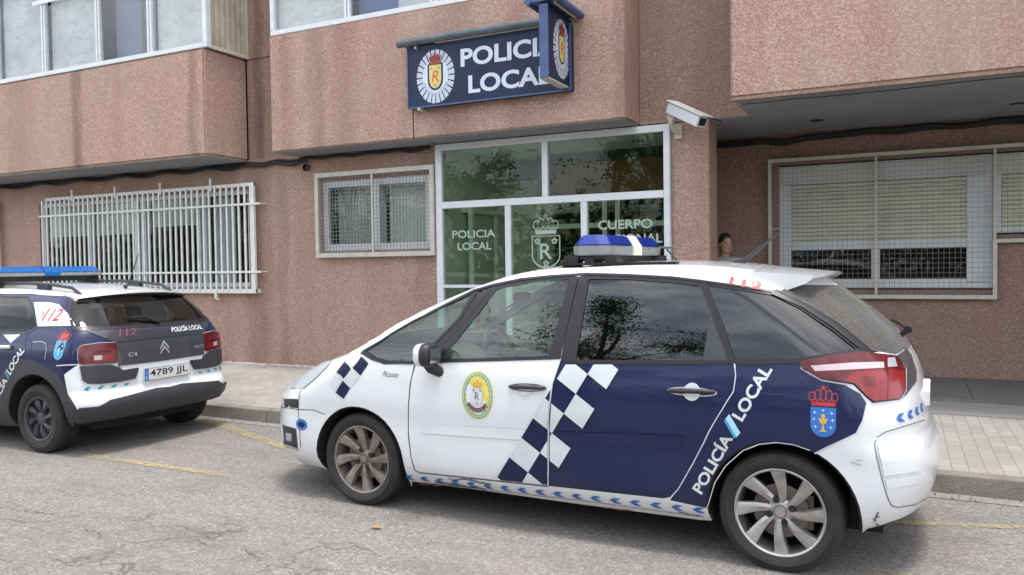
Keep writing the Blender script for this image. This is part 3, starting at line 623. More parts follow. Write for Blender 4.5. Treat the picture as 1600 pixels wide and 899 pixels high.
# ------------------------------------------------------------------ signs
def badge(cx, cy, rx, ry):
    d = Decal(); n = 24
    for k in range(n):
        a0 = 2 * PI * (k + .10) / n; a1 = 2 * PI * (k + .90) / n; am = (a0 + a1) / 2
        for j in range(3):
            b0 = a0 + (a1 - a0) * (j + .08) / 3; b1 = a0 + (a1 - a0) * (j + .92) / 3
            d.poly([(cx + rx * .62 * cos(b0), cy + ry * .62 * sin(b0)), (cx + rx * .97 * cos(b0), cy + ry * .97 * sin(b0)), (cx + rx * .99 * cos(b1), cy + ry * .99 * sin(b1)), (cx + rx * .62 * cos(b1), cy + ry * .62 * sin(b1))], 'sign_white', 0)
    d.poly(ellipse(cx, cy, rx * .66, ry * .66), 'sign_white', 1)
    d.poly(shield(cx, cy - ry * .02, rx * .80, ry * .98), 'sign_blue', 2); d.poly(shield(cx, cy - ry * .01, rx * .62, ry * .86), 'sign_yellow', 3)
    d.mesh(fit_text('R', rx * .38, ry * .42, bold=.01, shear=.2), 'sign_orange', 4, cx, cy + ry * .0)
    for x, y in ((-.2, .3), (.2, .3), (0, -.32)): d.poly(ellipse(cx + x * rx, cy + y * ry, rx * .05, ry * .04, 10), 'decal_green', 4)
    crown2d(d, cx, cy + ry * .66, rx * .75, ry * .46, 'sign_red', 5)
    d.poly(ellipse(cx, cy + ry * .64, rx * .30, ry * .14, 20), 'sign_red', 4)
    vf = arc_text('POLICIA LOCAL', 1, 205, 335, .13); d.mesh(([(cx + x * rx * .60, cy + y * ry * .62) for x, y in vf[0]], vf[1]), 'decal_dark', 6)
    return d
sg = thing('wall_sign', 'wide navy sign reading POLICIA LOCAL, flat on the bay above the entrance', 'sign', (-4.65, BC, 3.66))
ys = 8.80
b = MB(); b.box(-5.76, -3.50, ys, BC - .004, 3.665, 4.43); sb = b.build('sign_panel', 'sign_blue', sg, bevel=.006)
b = MB()
for a in ((-5.765, -3.495, 3.655, 3.672), (-5.765, -3.495, 4.42, 4.436), (-5.765, -5.75, 3.672, 4.42), (-3.51, -3.495, 3.672, 4.42)): b.box(a[0], a[1], ys - .008, ys + .02, a[2], a[3])
b.build('sign_frame', 'sign_edge', sg)
d = badge(-5.34, 4.03, .285, .345)
d.mesh(fit_text('POLICIA', 1.32, .225, bold=.03), 'sign_white', 0, -4.31, 4.215)
d.mesh(fit_text('LOCAL', 1.13, .225, bold=.03), 'sign_white', 0, -4.30, 3.875)
mb, mats = d.mb(lambda x, y, k: Vector((x, ys - k, y)), .002, .0015); mb.build('sign_artwork', mats, sg)
b = MB(); b.tube([(-5.86, ys - .06, 4.49), (-3.60, ys - .06, 4.49)], .052, 20); b.box(-5.84, -3.62, ys - .05, BC - .006, 4.47, 4.50); b.build('lamp_hood', 'hood_grey', sg, smooth=.6)
b = MB(); b.tube([(-5.30, ys - .045, 4.452), (-3.75, ys - .045, 4.452)], .022, 10); b.build('lamp_tube', 'lamp_tube', sg)
b = MB(); b.box(-5.62, -5.60, ys - .05, ys, 4.40, 4.45); b.box(-5.60, -5.57, ys - .03, BC - .005, 3.62, 3.655); b.build('bracket', 'cream_metal', sg)
pj = thing('projecting_sign', 'narrow navy double sided blade sign with a police badge, sticking out from the centre bay', 'sign', (-3.57, 8.6, 3.69))
b = MB(); b.box(-3.625, -3.525, 8.22, BC - .01, 3.70, 4.50); b.build('sign_panel', 'sign_blue', pj, bevel=.004)
b = MB(); b.box(-3.628, -3.522, 8.205, 8.222, 3.695, 4.505); b.box(-3.628, -3.522, 8.222, BC - .01, 3.685, 3.70, 1); b.build('sign_edge_trim', ['sign_edge', 'cream_metal'], pj)
d = badge(8.60, 4.09, .25, .345); mb, mats = d.mb(lambda x, y, k: Vector((-3.525 + k, x, y)), .002, .0015); mb.build('sign_artwork', mats, pj)
b = MB(); b.box(-3.75, -3.40, 8.17, BC - .01, 4.53, 4.60); b.tube([(-3.40, 8.16, 4.545), (-3.40, BC - .01, 4.545)], .042, 14); b.tube([(-3.75, 8.16, 4.545), (-3.75, BC - .01, 4.545)], .042, 14); b.build('lamp_hood', 'sign_edge', pj, smooth=.6)
b = MB(); b.tube([(-3.46, 8.25, 4.52), (-3.46, BC - .05, 4.52)], .018, 8); b.build('lamp_tube', 'lamp_tube', pj)

# ------------------------------------------------------------------ CCTV camera
cc = thing('security_camera', 'white box security camera on a wall bracket at the top of the granite pillar', 'security camera', (-2.42, 9.49, 3.1))
b = MB(); b.box(-2.44, -2.355, 9.46, W - .003, 3.09, 3.26); b.tube([(-2.40, 9.47, 3.15), (-2.43, 9.36, 3.20), (-2.44, 9.30, 3.27)], .03, 10); b.tube([(-2.44, 9.30, 3.25), (-2.43, 9.29, 3.38)], .034, 12)
b.tube([(-2.47, 9.30, 3.32), (-2.39, 9.28, 3.32)], .035, 12); b.build('bracket', 'cream_metal', cc, smooth=.6)
p0 = Vector((-2.43, 9.28, 3.425)); p1 = Vector((-2.01, 9.02, 3.185)); dd = (p1 - p0).normalized()
b = MB(); b.bar(p0, p1, .15, .125); b.build('camera_body', 'white_alu', cc, bevel=.010)
upv = dd.cross(Vector((0, 0, 1))).cross(dd) * -1
upv = Vector((0, 0, 1)) - dd * dd.z; upv.normalize()
b = MB(); b.bar(p0 - dd * .02 + upv * .078, p1 + dd * .05 + upv * .078, .178, .014); b.build('sun_shield', 'white_metal', cc, bevel=.003)
b = MB(); b.bar(p1, p1 + dd * .004, .10, .085); b.build('lens_window', 'trim_black', cc)
b = MB(); b.tube([p1 + dd * .02, (-2.04, 9.2, 3.27), (-1.98, 9.40, 3.28), (-1.90, 9.49, 3.26)], .008, 6); b.build('cable', 'cable_black', cc)

# ------------------------------------------------------------------ cables
def cable(name, pts, r, label, seed=1, sag=.0, strands=2):
    rnd = random.Random(seed); b = MB()
    for s in range(strands):
        P = []; o = Vector((0, rnd.uniform(-.02, .02), rnd.uniform(-.025, .02)))
        for i in range(len(pts) - 1):
            a = Vector(pts[i]); c = Vector(pts[i + 1]); n = 8; sg_ = sag * rnd.uniform(.1, 1.2)
            for k in range(n): P.append(a.lerp(c, k / n) + o + Vector((0, 0, -(1 - cos(2 * PI * k / n)) / 2 * sg_)))
        P.append(Vector(pts[-1])); b.tube(P, r * rnd.uniform(.7, 1.2), 7)
    return tag(b.build(name, 'cable_black', smooth=1), label, 'cable')
cz = ZS - .05
cable('cable_bundle', [(x, 9.46, cz) for x in (-26, -22, -19, -17, -15.5, -14.2, -13.2, -12, -11, -10, -9.2)] + [(-8.6, 9.46, cz - .0), (-8.0, 9.46, cz - .0)], .020, 'sagging black cable bundle under the left bay above the barred windows', 2, .045, 3)
cable('cable_bundle', [(x, 9.45, cz + .0) for x in (-8.0, -7.4, -6.9, -6.4, -5.85)], .020, 'black cable bundle running above the small mesh covered window', 5, .03, 3)
cable('cable_bundle', [(x, WR - .04, ZS - .065 - .02 * (x < -1)) for x in (-2.42, -1.7, -1.1, -.4, .3, 1.0, 2.0, 3.5)], .022, 'black cable bundle along the back of the porch ceiling above the shutters', 8, .035, 3)
cable('thin_wire', [(-1.50, 8.60, ZS - .025), (-1.0, 8.58, ZS - .025), (-.2, 8.60, ZS - .03), (.6, 8.55, ZS - .025), (2.5, 8.6, ZS - .025)], .004, 'thin black wire stapled near the front edge of the porch ceiling', 4, .008, 1)
cable('sign_wire', [(-5.768, BC - .01, 3.66), (-5.768, BC - .01, ZS), (-5.72, 9.2, ZS - .02), (-5.74, 9.42, ZS - .03)], .007, 'thin black wire dropping from the wide sign to the bay underside', 6, 0, 1)
b = MB(); b.lathe([(0, -.01), (.05, -.008), (.055, .03)], (-8.02, 9.47, 3.12), (0, -1, 0), 18); b.tube([(-8.02, 9.44, 3.17), (-7.98, 9.44, 3.24)], .008, 6)
tag(b.build('junction_box', 'black_plastic'), 'small round black junction box left of the mesh covered window', 'junction box')

# ------------------------------------------------------------------ car body machinery
def interp(tab):
    tab = sorted(tab)
    xs = [p[0] for p in tab]; ys = [p[1] for p in tab]; n = len(xs)
    # monotone-ish cubic (Catmull-Rom on uneven knots)
    m = []
    for i in range(n):
        if i == 0: m.append((ys[1] - ys[0]) / (xs[1] - xs[0]))
        elif i == n - 1: m.append((ys[-1] - ys[-2]) / (xs[-1] - xs[-2]))
        else:
            a = (ys[i] - ys[i - 1]) / (xs[i] - xs[i - 1]); b = (ys[i + 1] - ys[i]) / (xs[i + 1] - xs[i]); h0 = xs[i] - xs[i - 1]; h1 = xs[i + 1] - xs[i]
            m.append((a * h1 + b * h0) / (h0 + h1))
    def f(x):
        if x <= xs[0]: return ys[0]
        if x >= xs[-1]: return ys[-1]
        lo = 0
        while xs[lo + 1] < x: lo += 1
        h = xs[lo + 1] - xs[lo]; t = (x - xs[lo]) / h
        return (2 * t ** 3 - 3 * t ** 2 + 1) * ys[lo] + (t ** 3 - 2 * t ** 2 + t) * h * m[lo] + (-2 * t ** 3 + 3 * t ** 2) * ys[lo + 1] + (t ** 3 - t ** 2) * h * m[lo + 1]
    return f
def inpoly(x, y, P):
    c = False; j = len(P) - 1
    for i in range(len(P)):
        xi, yi = P[i]; xj, yj = P[j]
        if (yi > y) != (yj > y) and x < (xj - xi) * (y - yi) / (yj - yi) + xi: c = not c
        j = i
    return c
LC = 1.12
class Car:
    def __init__(s, root, loc, ang, uf, ur, Rf, Rr, hw, e, crown, Ls, zb, pf=.85, pr=.75, rr=.08):
        s.root = root; s.loc = Vector(loc); s.ang = ang; s.uf = interp(uf); s.ur = interp(ur); s.Rf = interp(Rf); s.Rr = interp(Rr); s.hw = interp(hw); s.e = interp(e); s.cr = interp(crown)
        s.Ls = Ls; s.tf = s.arc(pf); s.tr = s.arc(pr); s.zb = interp(zb); s.pf = pf; s.pr = pr; s.rr = rr
        s.amin = -LC; s.amax = Ls + LC; s._E = {}
        s.wm = Matrix.Translation(s.loc) @ Matrix.Rotation(ang, 4, 'Z'); s.wi = s.wm.inverted()
        # survey mesh
        V = []; s.par = []; F = []; na = 130; nz = 40
        for i in range(na + 1):
            a = s.amin + (s.amax + LC * .999 - s.amin) * i / na; E = s.E(a); z0 = s.zb(s.plan(a, .3)[0]) - .03
            for k in range(nz + 1):
                z = z0 + (E - z0) * k / nz; V.append(s.P(a, z)); s.par.append((a, z))
        for i in range(na):
            for k in range(nz):
                q = i * (nz + 1) + k; F.append((q, q + nz + 1, q + nz + 2)); F.append((q, q + nz + 2, q + 1))
        s.F = F; s.V = V; s.bvh = BVHTree.FromPolygons(V, F)
    def arc(s, p):     # arc-length table of a quarter superellipse
        n = 2 / p; N = 240; pts = []
        for i in range(N + 1):
            f = PI / 2 * i / N; c, q = cos(f), sin(f); c = max(c, 0); k = (c ** n + q ** n) ** (-1 / n); pts.append((q * k, c * k))
        L = [0]
        for i in range(N): L.append(L[-1] + sqrt(((pts[i + 1][0] - pts[i][0]) * .44) ** 2 + ((pts[i + 1][1] - pts[i][1]) * .87) ** 2))
        out = []; j = 0
        for i in range(401):
            t = L[-1] * i / 400
            while j < N - 1 and L[j + 1] < t: j += 1
            w = (t - L[j]) / max(1e-9, L[j + 1] - L[j]); w = min(max(w, 0), 1); out.append((pts[j][0] + (pts[j + 1][0] - pts[j][0]) * w, pts[j][1] + (pts[j + 1][1] - pts[j][1]) * w))
        return out
    def lut(s, T, t):
        t = min(max(t, 0), 1) * 400; i = min(int(t), 399); w = t - i; return T[i][0] * (1 - w) + T[i + 1][0] * w, T[i][1] * (1 - w) + T[i + 1][1] * w
    def plan(s, a, z):
        sgn = -1
        if a > s.Ls + LC: a = 2 * (s.Ls + LC) - a; sgn = 1
        uf, ur, Rf, Rr, hw = s.uf(z), s.ur(z), s.Rf(z), s.Rr(z), s.hw(z)
        if a < 0:
            q, c = s.lut(s.tf, -a / LC); u = uf + Rf * (1 - q); v = hw * c
        elif a > s.Ls:
            q, c = s.lut(s.tr, (a - s.Ls) / LC); u = ur - Rr * (1 - q); v = hw * c
        else:
            t = a / s.Ls; u = (uf + Rf) + t * ((ur - Rr) - uf - Rf); v = hw * (1 - .018 * ((t - .5) * 2) ** 2) if 0 else hw
        return u, sgn * v
    def E(s, a):
        if a > s.Ls + LC: a = 2 * (s.Ls + LC) - a
        k = round(a, 4)
        if k in s._E: return s._E[k]
        lo, hi = .3, 1.8
        for _ in range(40):
            m = (lo + hi) / 2
            if m < s.e(s.plan(a, m)[0]): lo = m
            else: hi = m
        s._E[k] = lo; return lo
    def P(s, a, z):
        E = s.E(a); z = min(z, E); u, v = s.plan(a, z)
        x = (z - (E - s.rr)) / s.rr
        if x > 0:
            d = s.rr * .8 * (1 - sqrt(max(0, 1 - min(x, 1) ** 2))); v = math.copysign(max(0, abs(v) - d), v)
        zb = .36
        if z < zb: v *= 1 - .10 * ((zb - z) / .2) ** 2
        return Vector((u, v, z))
    def N(s, a, z):
        h = .004; E = s.E(a); z1 = min(z, E - .002)
        A = s.P(a + h, z1) - s.P(a - h, z1); B = s.P(a, z1) - s.P(a, z1 - 2 * h)
        n = A.cross(B)
        if n.length < 1e-12: return Vector((0, -1, 0))
        return n.normalized()
    def map(s, a, z, off, side):
        p = s.P(a, z) + s.N(a, z) * off; n = s.N(a, z)
        if side > 0: p = Vector((p.x, -p.y, p.z)); n = Vector((n.x, -n.y, n.z))
        return p, n
    def px(s, x, y):     # where the line of sight through a survey point meets the body -> (a, z)
        o = s.wi @ CAM; d = (s.wi.to_3x3() @ ray(x, y)).normalized(); best = s.bvh.ray_cast(o, d)
        if best[0] is None:
            best = None; bd = 1e9
            # nearest silhouette point
            for k, v in enumerate(s.V):
                q = v - o; dist = (q - d * q.dot(d)).length + .0005 * q.length
                if dist < bd: bd = dist; best = k
            return s.par[best]
        f = s.F[best[2]]; A, B, C = (s.V[i] for i in f); p = best[0]
        v0, v1, v2 = B - A, C - A, p - A; d00, d01, d11, d20, d21 = v0.dot(v0), v0.dot(v1), v1.dot(v1), v2.dot(v0), v2.dot(v1); den = d00 * d11 - d01 * d01
        w1 = (d11 * d20 - d01 * d21) / den; w2 = (d00 * d21 - d01 * d20) / den; w0 = 1 - w1 - w2
        return tuple(s.par[f[0]][k] * w0 + s.par[f[1]][k] * w1 + s.par[f[2]][k] * w2 for k in (0, 1))
    def pxs(s, L, closed=True, step=9):
        out = []; n = len(L)
        for i in range(n if closed and n > 2 else n - 1):
            a, b = L[i], L[(i + 1) % n]; m = max(1, int(math.hypot(b[0] - a[0], b[1] - a[1]) / step))
            for k in range(m): out.append(s.px(a[0] + (b[0] - a[0]) * k / m, a[1] + (b[1] - a[1]) * k / m))
        if not (closed and n > 2): out.append(s.px(*L[-1]))
        return out
    def U(s, p): return Vector((s.plan(p[0], p[1])[0], p[1]))
    def uz(s, u, z):
        lo, hi = s.amin, s.amax
        for _ in range(40):
            m = (lo + hi) / 2
            if s.plan(m, z)[0] < u: lo = m
            else: hi = m
        return (lo, z)
    def uzs(s, L): return [s.uz(u, z) for u, z in L]
    def patch(s, name, outer, holes=(), mats=('paint_white',), zones=(), off=0, side=-1, parent=None, res=.07, thick=0):
        def dens(P, st=.05):
            out = []
            for i in range(len(P)):
                a = Vector(P[i]); b = Vector(P[(i + 1) % len(P)]); n = max(1, int((b - a).length / st))
                for k in range(n): out.append(a.lerp(b, k / n))
            return out
        loops = [dens(outer)] + [dens(h) for h in holes] + [dens(z[0], .05) for z in zones]
        vs = []; es = []
        for L in loops:
            b = len(vs); vs += L; es += [(b + i, b + (i + 1) % len(L)) for i in range(len(L))]
        x0 = min(v.x for v in vs); x1 = max(v.x for v in vs); y0 = min(v.y for v in vs); y1 = max(v.y for v in vs)
        i = 1
        while x0 + i * res < x1:
            k = 1
            while y0 + k * res < y1:
                p = Vector((x0 + i * res + (res / 2 if k % 2 else 0), y0 + k * res))
                if inpoly(p.x, p.y, outer): vs.append(p)
                k += 1
            i += 1
        r = delaunay_2d_cdt(vs, es, [], 0, 1e-5); V2, F2 = r[0], r[2]
        mb = MB(); nrm = []
        for p in V2:
            q, n = s.map(p.x, p.y, off, side); mb.v.append(q); nrm.append(n)
        for f in F2:
            cx = sum(V2[i].x for i in f) / len(f); cy = sum(V2[i].y for i in f) / len(f)
            if not inpoly(cx, cy, outer) or any(inpoly(cx, cy, h) for h in holes): continue
            m = 0
            for zp, zi in zones:
                if inpoly(cx, cy, zp): m = zi
            mb.f.append(list(f) if side < 0 else list(f)[::-1]); mb.m.append(m)
        # orientation check
        if thick:
            base = len(mb.v); O = loops[0]; n = len(O)
            for p in O:
                q, nn = s.map(p.x, p.y, off, side); q2, _ = s.map(p.x, p.y, off - thick, side); mb.v += [q, q2]; nrm += [nn, nn]
            for i in range(n):
                j = (i + 1) % n; mb.f.append([base + 2 * i, base + 2 * i + 1, base + 2 * j + 1, base + 2 * j]); mb.m.append(0)
        return mb.build(name, list(mats), parent or s.root, normals=[tuple(n) for n in nrm])
    def ribbon(s, name, pts, w, mat, off=.0015, side=-1, parent=None, closed=False, thick=0, mb=None, mi=0):
        P = [Vector(p) for p in pts]; Q = []
        rng = len(P) if closed else len(P) - 1
        for i in range(rng):
            a = P[i]; b = P[(i + 1) % len(P)]; n = max(1, int((b - a).length / .03))
            for k in range(n): Q.append(a.lerp(b, k / n))
        if not closed: Q.append(P[-1])
        own = mb is None; mb = mb or MB(); b0 = len(mb.v); n = len(Q)
        for i, p in enumerate(Q):
            d = (Q[(i + 1) % n] - Q[i - 1]) if closed else (Q[min(i + 1, n - 1)] - Q[max(i - 1, 0)])
            if d.length < 1e-9: d = Vector((1, 0))
            d.normalize(); nn = Vector((-d.y, d.x)) * w / 2
            for sg in (-1, 1): mb.v.append(s.map(p.x + nn.x * sg, p.y + nn.y * sg, off, side)[0])
        for i in range(n if closed else n - 1):
            j = (i + 1) % n; mb.f.append([b0 + 2 * i, b0 + 2 * i + 1, b0 + 2 * j + 1, b0 + 2 * j]); mb.m.append(mi)
        if own: return mb.build(name, mat, parent or s.root, smooth=1)
    def decal(s, name, d, org, ex, ey, base=.0025, step=.0012, side=-1, parent=None, az=False):
        org, ex, ey = Vector(org), Vector(ex), Vector(ey)
        if not az: org = s.U(org)
        def fn(x, y, k):
            p = org + ex * x + ey * y
            if not az: p = Vector(s.uz(p.x, p.y))
            return s.map(p.x, p.y, k, side)[0]
        mb, mats = d.mb(fn, base, step); return mb.build(name, mats, parent or s.root)
    def top(s, name, a0, a1, w0, w1, mats, zone=None, off=0, na=60, nw=24, parent=None):
        mb = MB(); nrm = []
        def T(a, w):
            p = s.P(a, s.E(a)); vb = abs(p.y); c = s.cr(p.x); return Vector((p.x, w * vb, p.z + c * (1 - abs(w) ** 2.2)))
        for i in range(na + 1):
            a = a0 + (a1 - a0) * i / na
            for k in range(nw + 1):
                w = w0 + (w1 - w0) * k / nw; p = T(a, w); A = T(a + .004, w) - T(a - .004, w); B = T(a, w + .004) - T(a, w - .004)
                n = A.cross(B); n = n.normalized() if n.length > 1e-12 else Vector((0, 0, 1)); n = n if n.z > 0 else -n
                mb.v.append(p + n * off); nrm.append(n)
        for i in range(na):
            for k in range(nw):
                q = i * (nw + 1) + k; mb.f.append([q, q + nw + 1, q + nw + 2, q + 1])
                mb.m.append(zone(a0 + (a1 - a0) * (i + .5) / na, w0 + (w1 - w0) * (k + .5) / nw) if zone else 0)
        return mb.build(name, list(mats), parent or s.root, normals=[tuple(n) for n in nrm])
def dotext(body, w, h, m, layer=0, **k): d = Decal(); d.mesh(fit_text(body, w, h, **k), m, layer); return d
def inset(P, d):   # shrink polygon by d
    n = len(P); A = sum(P[i][0] * P[(i + 1) % n][1] - P[(i + 1) % n][0] * P[i][1] for i in range(n)); sg = 1 if A > 0 else -1; out = []
    for i in range(n):
        p0, p1, p2 = Vector(P[i - 1]), Vector(P[i]), Vector(P[(i + 1) % n]); d1 = (p1 - p0); d2 = (p2 - p1)
        if d1.length < 1e-7 or d2.length < 1e-7: out.append(tuple(p1)); continue
        n1 = Vector((-d1.y, d1.x)).normalized() * sg; n2 = Vector((-d2.y, d2.x)).normalized() * sg; m = n1 + n2
        if m.length < .2: m = n1
        m.normalize(); k = d / max(.4, m.dot(n1)); out.append(tuple(p1 + m * k))
    return out

def wheel(car, u, v, R, rim, side, style, mats, turn=0.0, width=.205):
    ax = Vector((0, side, 0)); c = Vector((u, v, R - .008)); root = car.root     # v: outer tyre face
    hub = MB(); ci = c - ax * width
    hub.lathe([(0, .03), (rim * .62, .03), (rim * .62, .05), (0, .05)], c - ax * .11, ax, 40); hub.lathe([(rim * .99, -.02), (rim * .99, .02), (0, .0)], ci, ax, 32, 1)
    hub.box(c.x - .03 + .1, c.x + .06 + .1, c.y - side * .11 - .03, c.y - side * .11 + .03, c.z - .09, c.z + .09, 2)
    w = hub.build('wheel', ['disc', 'under', 'disc'], root, smooth=.6)
    t = MB(); wd = width; g = .006
    prof = [(rim, -.018), (rim + .012, -.004), (rim + .03, .004), ((rim + R) / 2, .008), (R - .035, .0), (R - .012, -.012), (R - .002, -.03)]
    for k in range(4):
        h0 = -.045 - k * (wd - .075) / 4; prof += [(R, h0), (R, h0 - .026), (R - g, h0 - .028), (R - g, h0 - .033)]
    prof += [(R - .012, -wd + .012), (R - .035, -wd), (rim, -wd + .01), (rim - .004, -wd * .5)]
    t.lathe(prof, c, ax, 72, closed=True); t.build('tyre', 'rubber', w, smooth=.5)
    r = MB()
    r.lathe([(rim - .001, -.022), (rim + .004, -.010), (rim - .002, -.008), (rim - .010, -.014), (rim - .014, -.05), (rim - .022, -.14)], c, ax, 64)
    a = ax.orthogonal().normalized(); a = Vector((1, 0, 0)); up = Vector((0, 0, 1))
    def pt(rad, th, h): return c + (a * cos(th) + up * sin(th)) * rad + ax * h
    n = 8
    if style == 'alloy':
        for k in range(n):
            th0 = turn + 2 * PI * k / n; S = []
            for j in range(9):
                q = j / 8; rad = rim * (.16 + .80 * q); th = th0 - .26 * (1 - q) ** 1.3 * 1.0 + .0; hwid = .10 + .0
                wth = (rim * (.075 + .092 * q ** 1.3)) / rad; h = -.052 + .036 * q ** .8
                S.append((rad, th, wth, h))
            vs = []
            for rad, th, wth, h in S: vs += [pt(rad, th - wth, h - .010), pt(rad, th - wth * .25, h + .002), pt(rad, th + wth * .85, h), pt(rad, th + wth, h - .008), pt(rad, th + wth, h - .045), pt(rad, th - wth, h - .045)]
            fs = []
            for j in range(8):
                for e_ in range(6): fs.append((6 * j + e_, 6 * j + (e_ + 1) % 6, 6 * j + 6 + (e_ + 1) % 6, 6 * j + 6 + e_))
            r.add(vs, fs)
        r.lathe([(0, -.036), (rim * .13, -.036), (rim * .15, -.045), (rim * .24, -.050), (rim * .30, -.062), (rim * .30, -.10)], c, ax, 32)
        rm = r.build('rim', mats, w, smooth=.6)
        b = MB()
        for k in range(4):
            th = turn + .3 + PI / 2 * k; b.lathe([(0, -.040), (.017, -.040), (.019, -.046), (.019, -.07)], pt(rim * .27, th, 0), ax, 12, 0)
        b.lathe([(rim * .135, -.0345), (rim * .145, -.0345)], c, ax, 28)
        b.build('wheel_bolt', 'trim_black', rm)
        b = MB()
        for dz in (0, .014): b.add([c + ax * -.0345 + Vector((-.014, 0, -.012 + dz)), c + ax * -.0345 + Vector((0, 0, -.002 + dz)), c + ax * -.0345 + Vector((.014, 0, -.012 + dz)), c + ax * -.0345 + Vector((.014, 0, -.006 + dz)), c + ax * -.0345 + Vector((0, 0, .005 + dz)), c + ax * -.0345 + Vector((-.014, 0, -.006 + dz))], [(0, 1, 4, 5), (1, 2, 3, 4)])
        b.build('emblem', 'chrome', rm)
    else:
        r.lathe([(0, -.022), (rim * .2, -.022), (rim * .3, -.032), (rim * .34, -.05)], c, ax, 32)
        for k in range(n):
            th0 = turn + 2 * PI * k / n; vs = []
            for j in range(7):
                q = j / 6; rad = rim * (.22 + .76 * q); th = th0 + .25 * q; wl = .42 * (.45 + .55 * q) if q < .8 else .30; wth = .8 * wl
                h = -.030 + .016 * sin(PI * q)
                vs += [pt(rad, th - wth * .72, h - .018), pt(rad, th - wth * .3, h + .004), pt(rad, th + wth * .6, h - .004), pt(rad, th + wth * .72, h - .03)]
            r.add(vs, [(4 * j + e_, 4 * j + e_ + 1, 4 * j + 5 + e_, 4 * j + 4 + e_) for j in range(6) for e_ in range(3)])
        r.lathe([(rim * .90, -.012), (rim * 1.0, -.006), (rim * 1.01, -.016)], c, ax, 48); r.lathe([(0, -.055), (rim * .95, -.055)], c, ax, 32)
        r.build('rim', mats, w, smooth=.5)
    return w
def circ(u, z, R, a0, a1, n=20): return [(u + R * cos(radians(a0 + (a1 - a0) * k / n)), z + R * sin(radians(a0 + (a1 - a0) * k / n))) for k in range(n + 1)]
def arch_liner(car, pts, side, depth=.30, mat='under', mb=None):
    b = MB(); n = len(pts); vs = []
    for a, z in pts:
        p, nn = car.map(a, z, -.001, side); q = Vector((p.x, p.y - side * depth, p.z)); vs += [p, q]
    b.add(vs, [(2 * i, 2 * i + 1, 2 * i + 3, 2 * i + 2) for i in range(n - 1)]); return b.build('wheel_arch_liner', mat, car.root, smooth=1)
def chevron(d, x, y, w, h, m, dirn=-1, layer=0):
    s = dirn; d.poly([(x - s * w * .5, y + h / 2), (x + s * w * .1, y + h / 2), (x + s * w * .5, y), (x + s * w * .0 - s * 0, y)], m, layer); d.poly([(x - s * w * .0, y), (x + s * w * .5, y), (x + s * w * .1, y - h / 2), (x - s * w * .5, y - h / 2)], m, layer)

# ------------------------------------------------------------------ the minivan
ANG = math.atan2(4.311 - 4.402, -.555 + 3.278)
e1 = Vector((cos(ANG), sin(ANG))); nv = Vector((-sin(ANG), cos(ANG))); O = Vector((-3.278, 4.402)) + nv * .86 - e1 * .87
mv = thing('police_car', 'white and navy police minivan with checked doors and yellow oval crest, nearest the camera', 'police car', (O.x, O.y, 0), ANG, local=True)
C1 = Car(mv, (O.x, O.y, 0), ANG,
    uf=[(.15, -.06), (.2, -.12), (.3, -.20), (.45, -.24), (.6, -.235), (.7, -.20), (.8, -.10), (.9, .03), (1.0, .17), (1.3, .5)],
    ur=[(.12, 4.02), (.2, 4.14), (.3, 4.24), (.4, 4.29), (.5, 4.312), (.6, 4.312), (.645, 4.303), (.68, 4.278), (.73, 4.256), (.78, 4.254), (.84, 4.252), (.9, 4.236), (1.05, 4.195), (1.17, 4.12), (1.33, 3.945), (1.47, 3.77), (1.62, 3.58)],
    Rf=[(.2, .62), (.6, .68), (1, .7)], Rr=[(.15, .46), (.5, .44), (.8, .42), (1.0, .44), (1.2, .46), (1.6, .5)],
    hw=[(.15, .86), (.3, .892), (.45, .902), (.62, .905), (.70, .913), (.8, .912), (.92, .902), (1.0, .888), (1.08, .868), (1.2, .83), (1.35, .778), (1.5, .722), (1.62, .67)],
    e=[(-.24, .64), (-.1, .70), (.0, .745), (.12, .805), (.3, .885), (.5, .965), (.70, 1.025), (.91, 1.135), (1.18, 1.283), (1.44, 1.398), (1.68, 1.488), (1.92, 1.557), (2.14, 1.588), (2.37, 1.595), (2.65, 1.605), (2.95, 1.606), (3.15, 1.598), (3.32, 1.582), (3.49, 1.556), (3.7, 1.515), (3.9, 1.47)],
    crown=[(-.22, .0), (.1, .02), (.6, .05), (.9, .06), (1.4, .055), (1.9, .035), (2.6, .028), (3.3, .02), (3.7, .01)],
    Ls=3.4, zb=[(-.22, .22), (.46, .205), (1.2, .19), (1.7, .2), (3.2, .205), (3.97, .27), (4.1, .31), (4.3, .36)])
P = C1.pxs
PO = lambda L: C1.pxs(L, False)
fa = C1.uzs(circ(.842, .31, .372, 200, -28, 26)); ra = C1.uzs(circ(3.585, .31, .385, 195, -10, 26))
bot = [C1.uz(u, C1.zb(u)) for u in (.44,)]
def zbpt(u): return C1.uz(u, C1.zb(u))
outline = [(C1.amin, .22)] + [(C1.amin + (C1.uz(.48, .2)[0] - C1.amin) * k / 5, .215) for k in range(1, 5)] + [zbpt(.47)] + fa + [zbpt(1.22), zbpt(1.7), zbpt(2.4), zbpt(3.15)] + ra + [zbpt(3.99), C1.uz(4.1, .31)] + [(C1.amax - (C1.amax - C1.uz(4.1, .3)[0]) * k / 5, .34) for k in (3, 1, 0)]
outline += [(C1.amax - (C1.amax - C1.amin) * k / 110, C1.E(C1.amax - (C1.amax - C1.amin) * k / 110)) for k in range(111)]
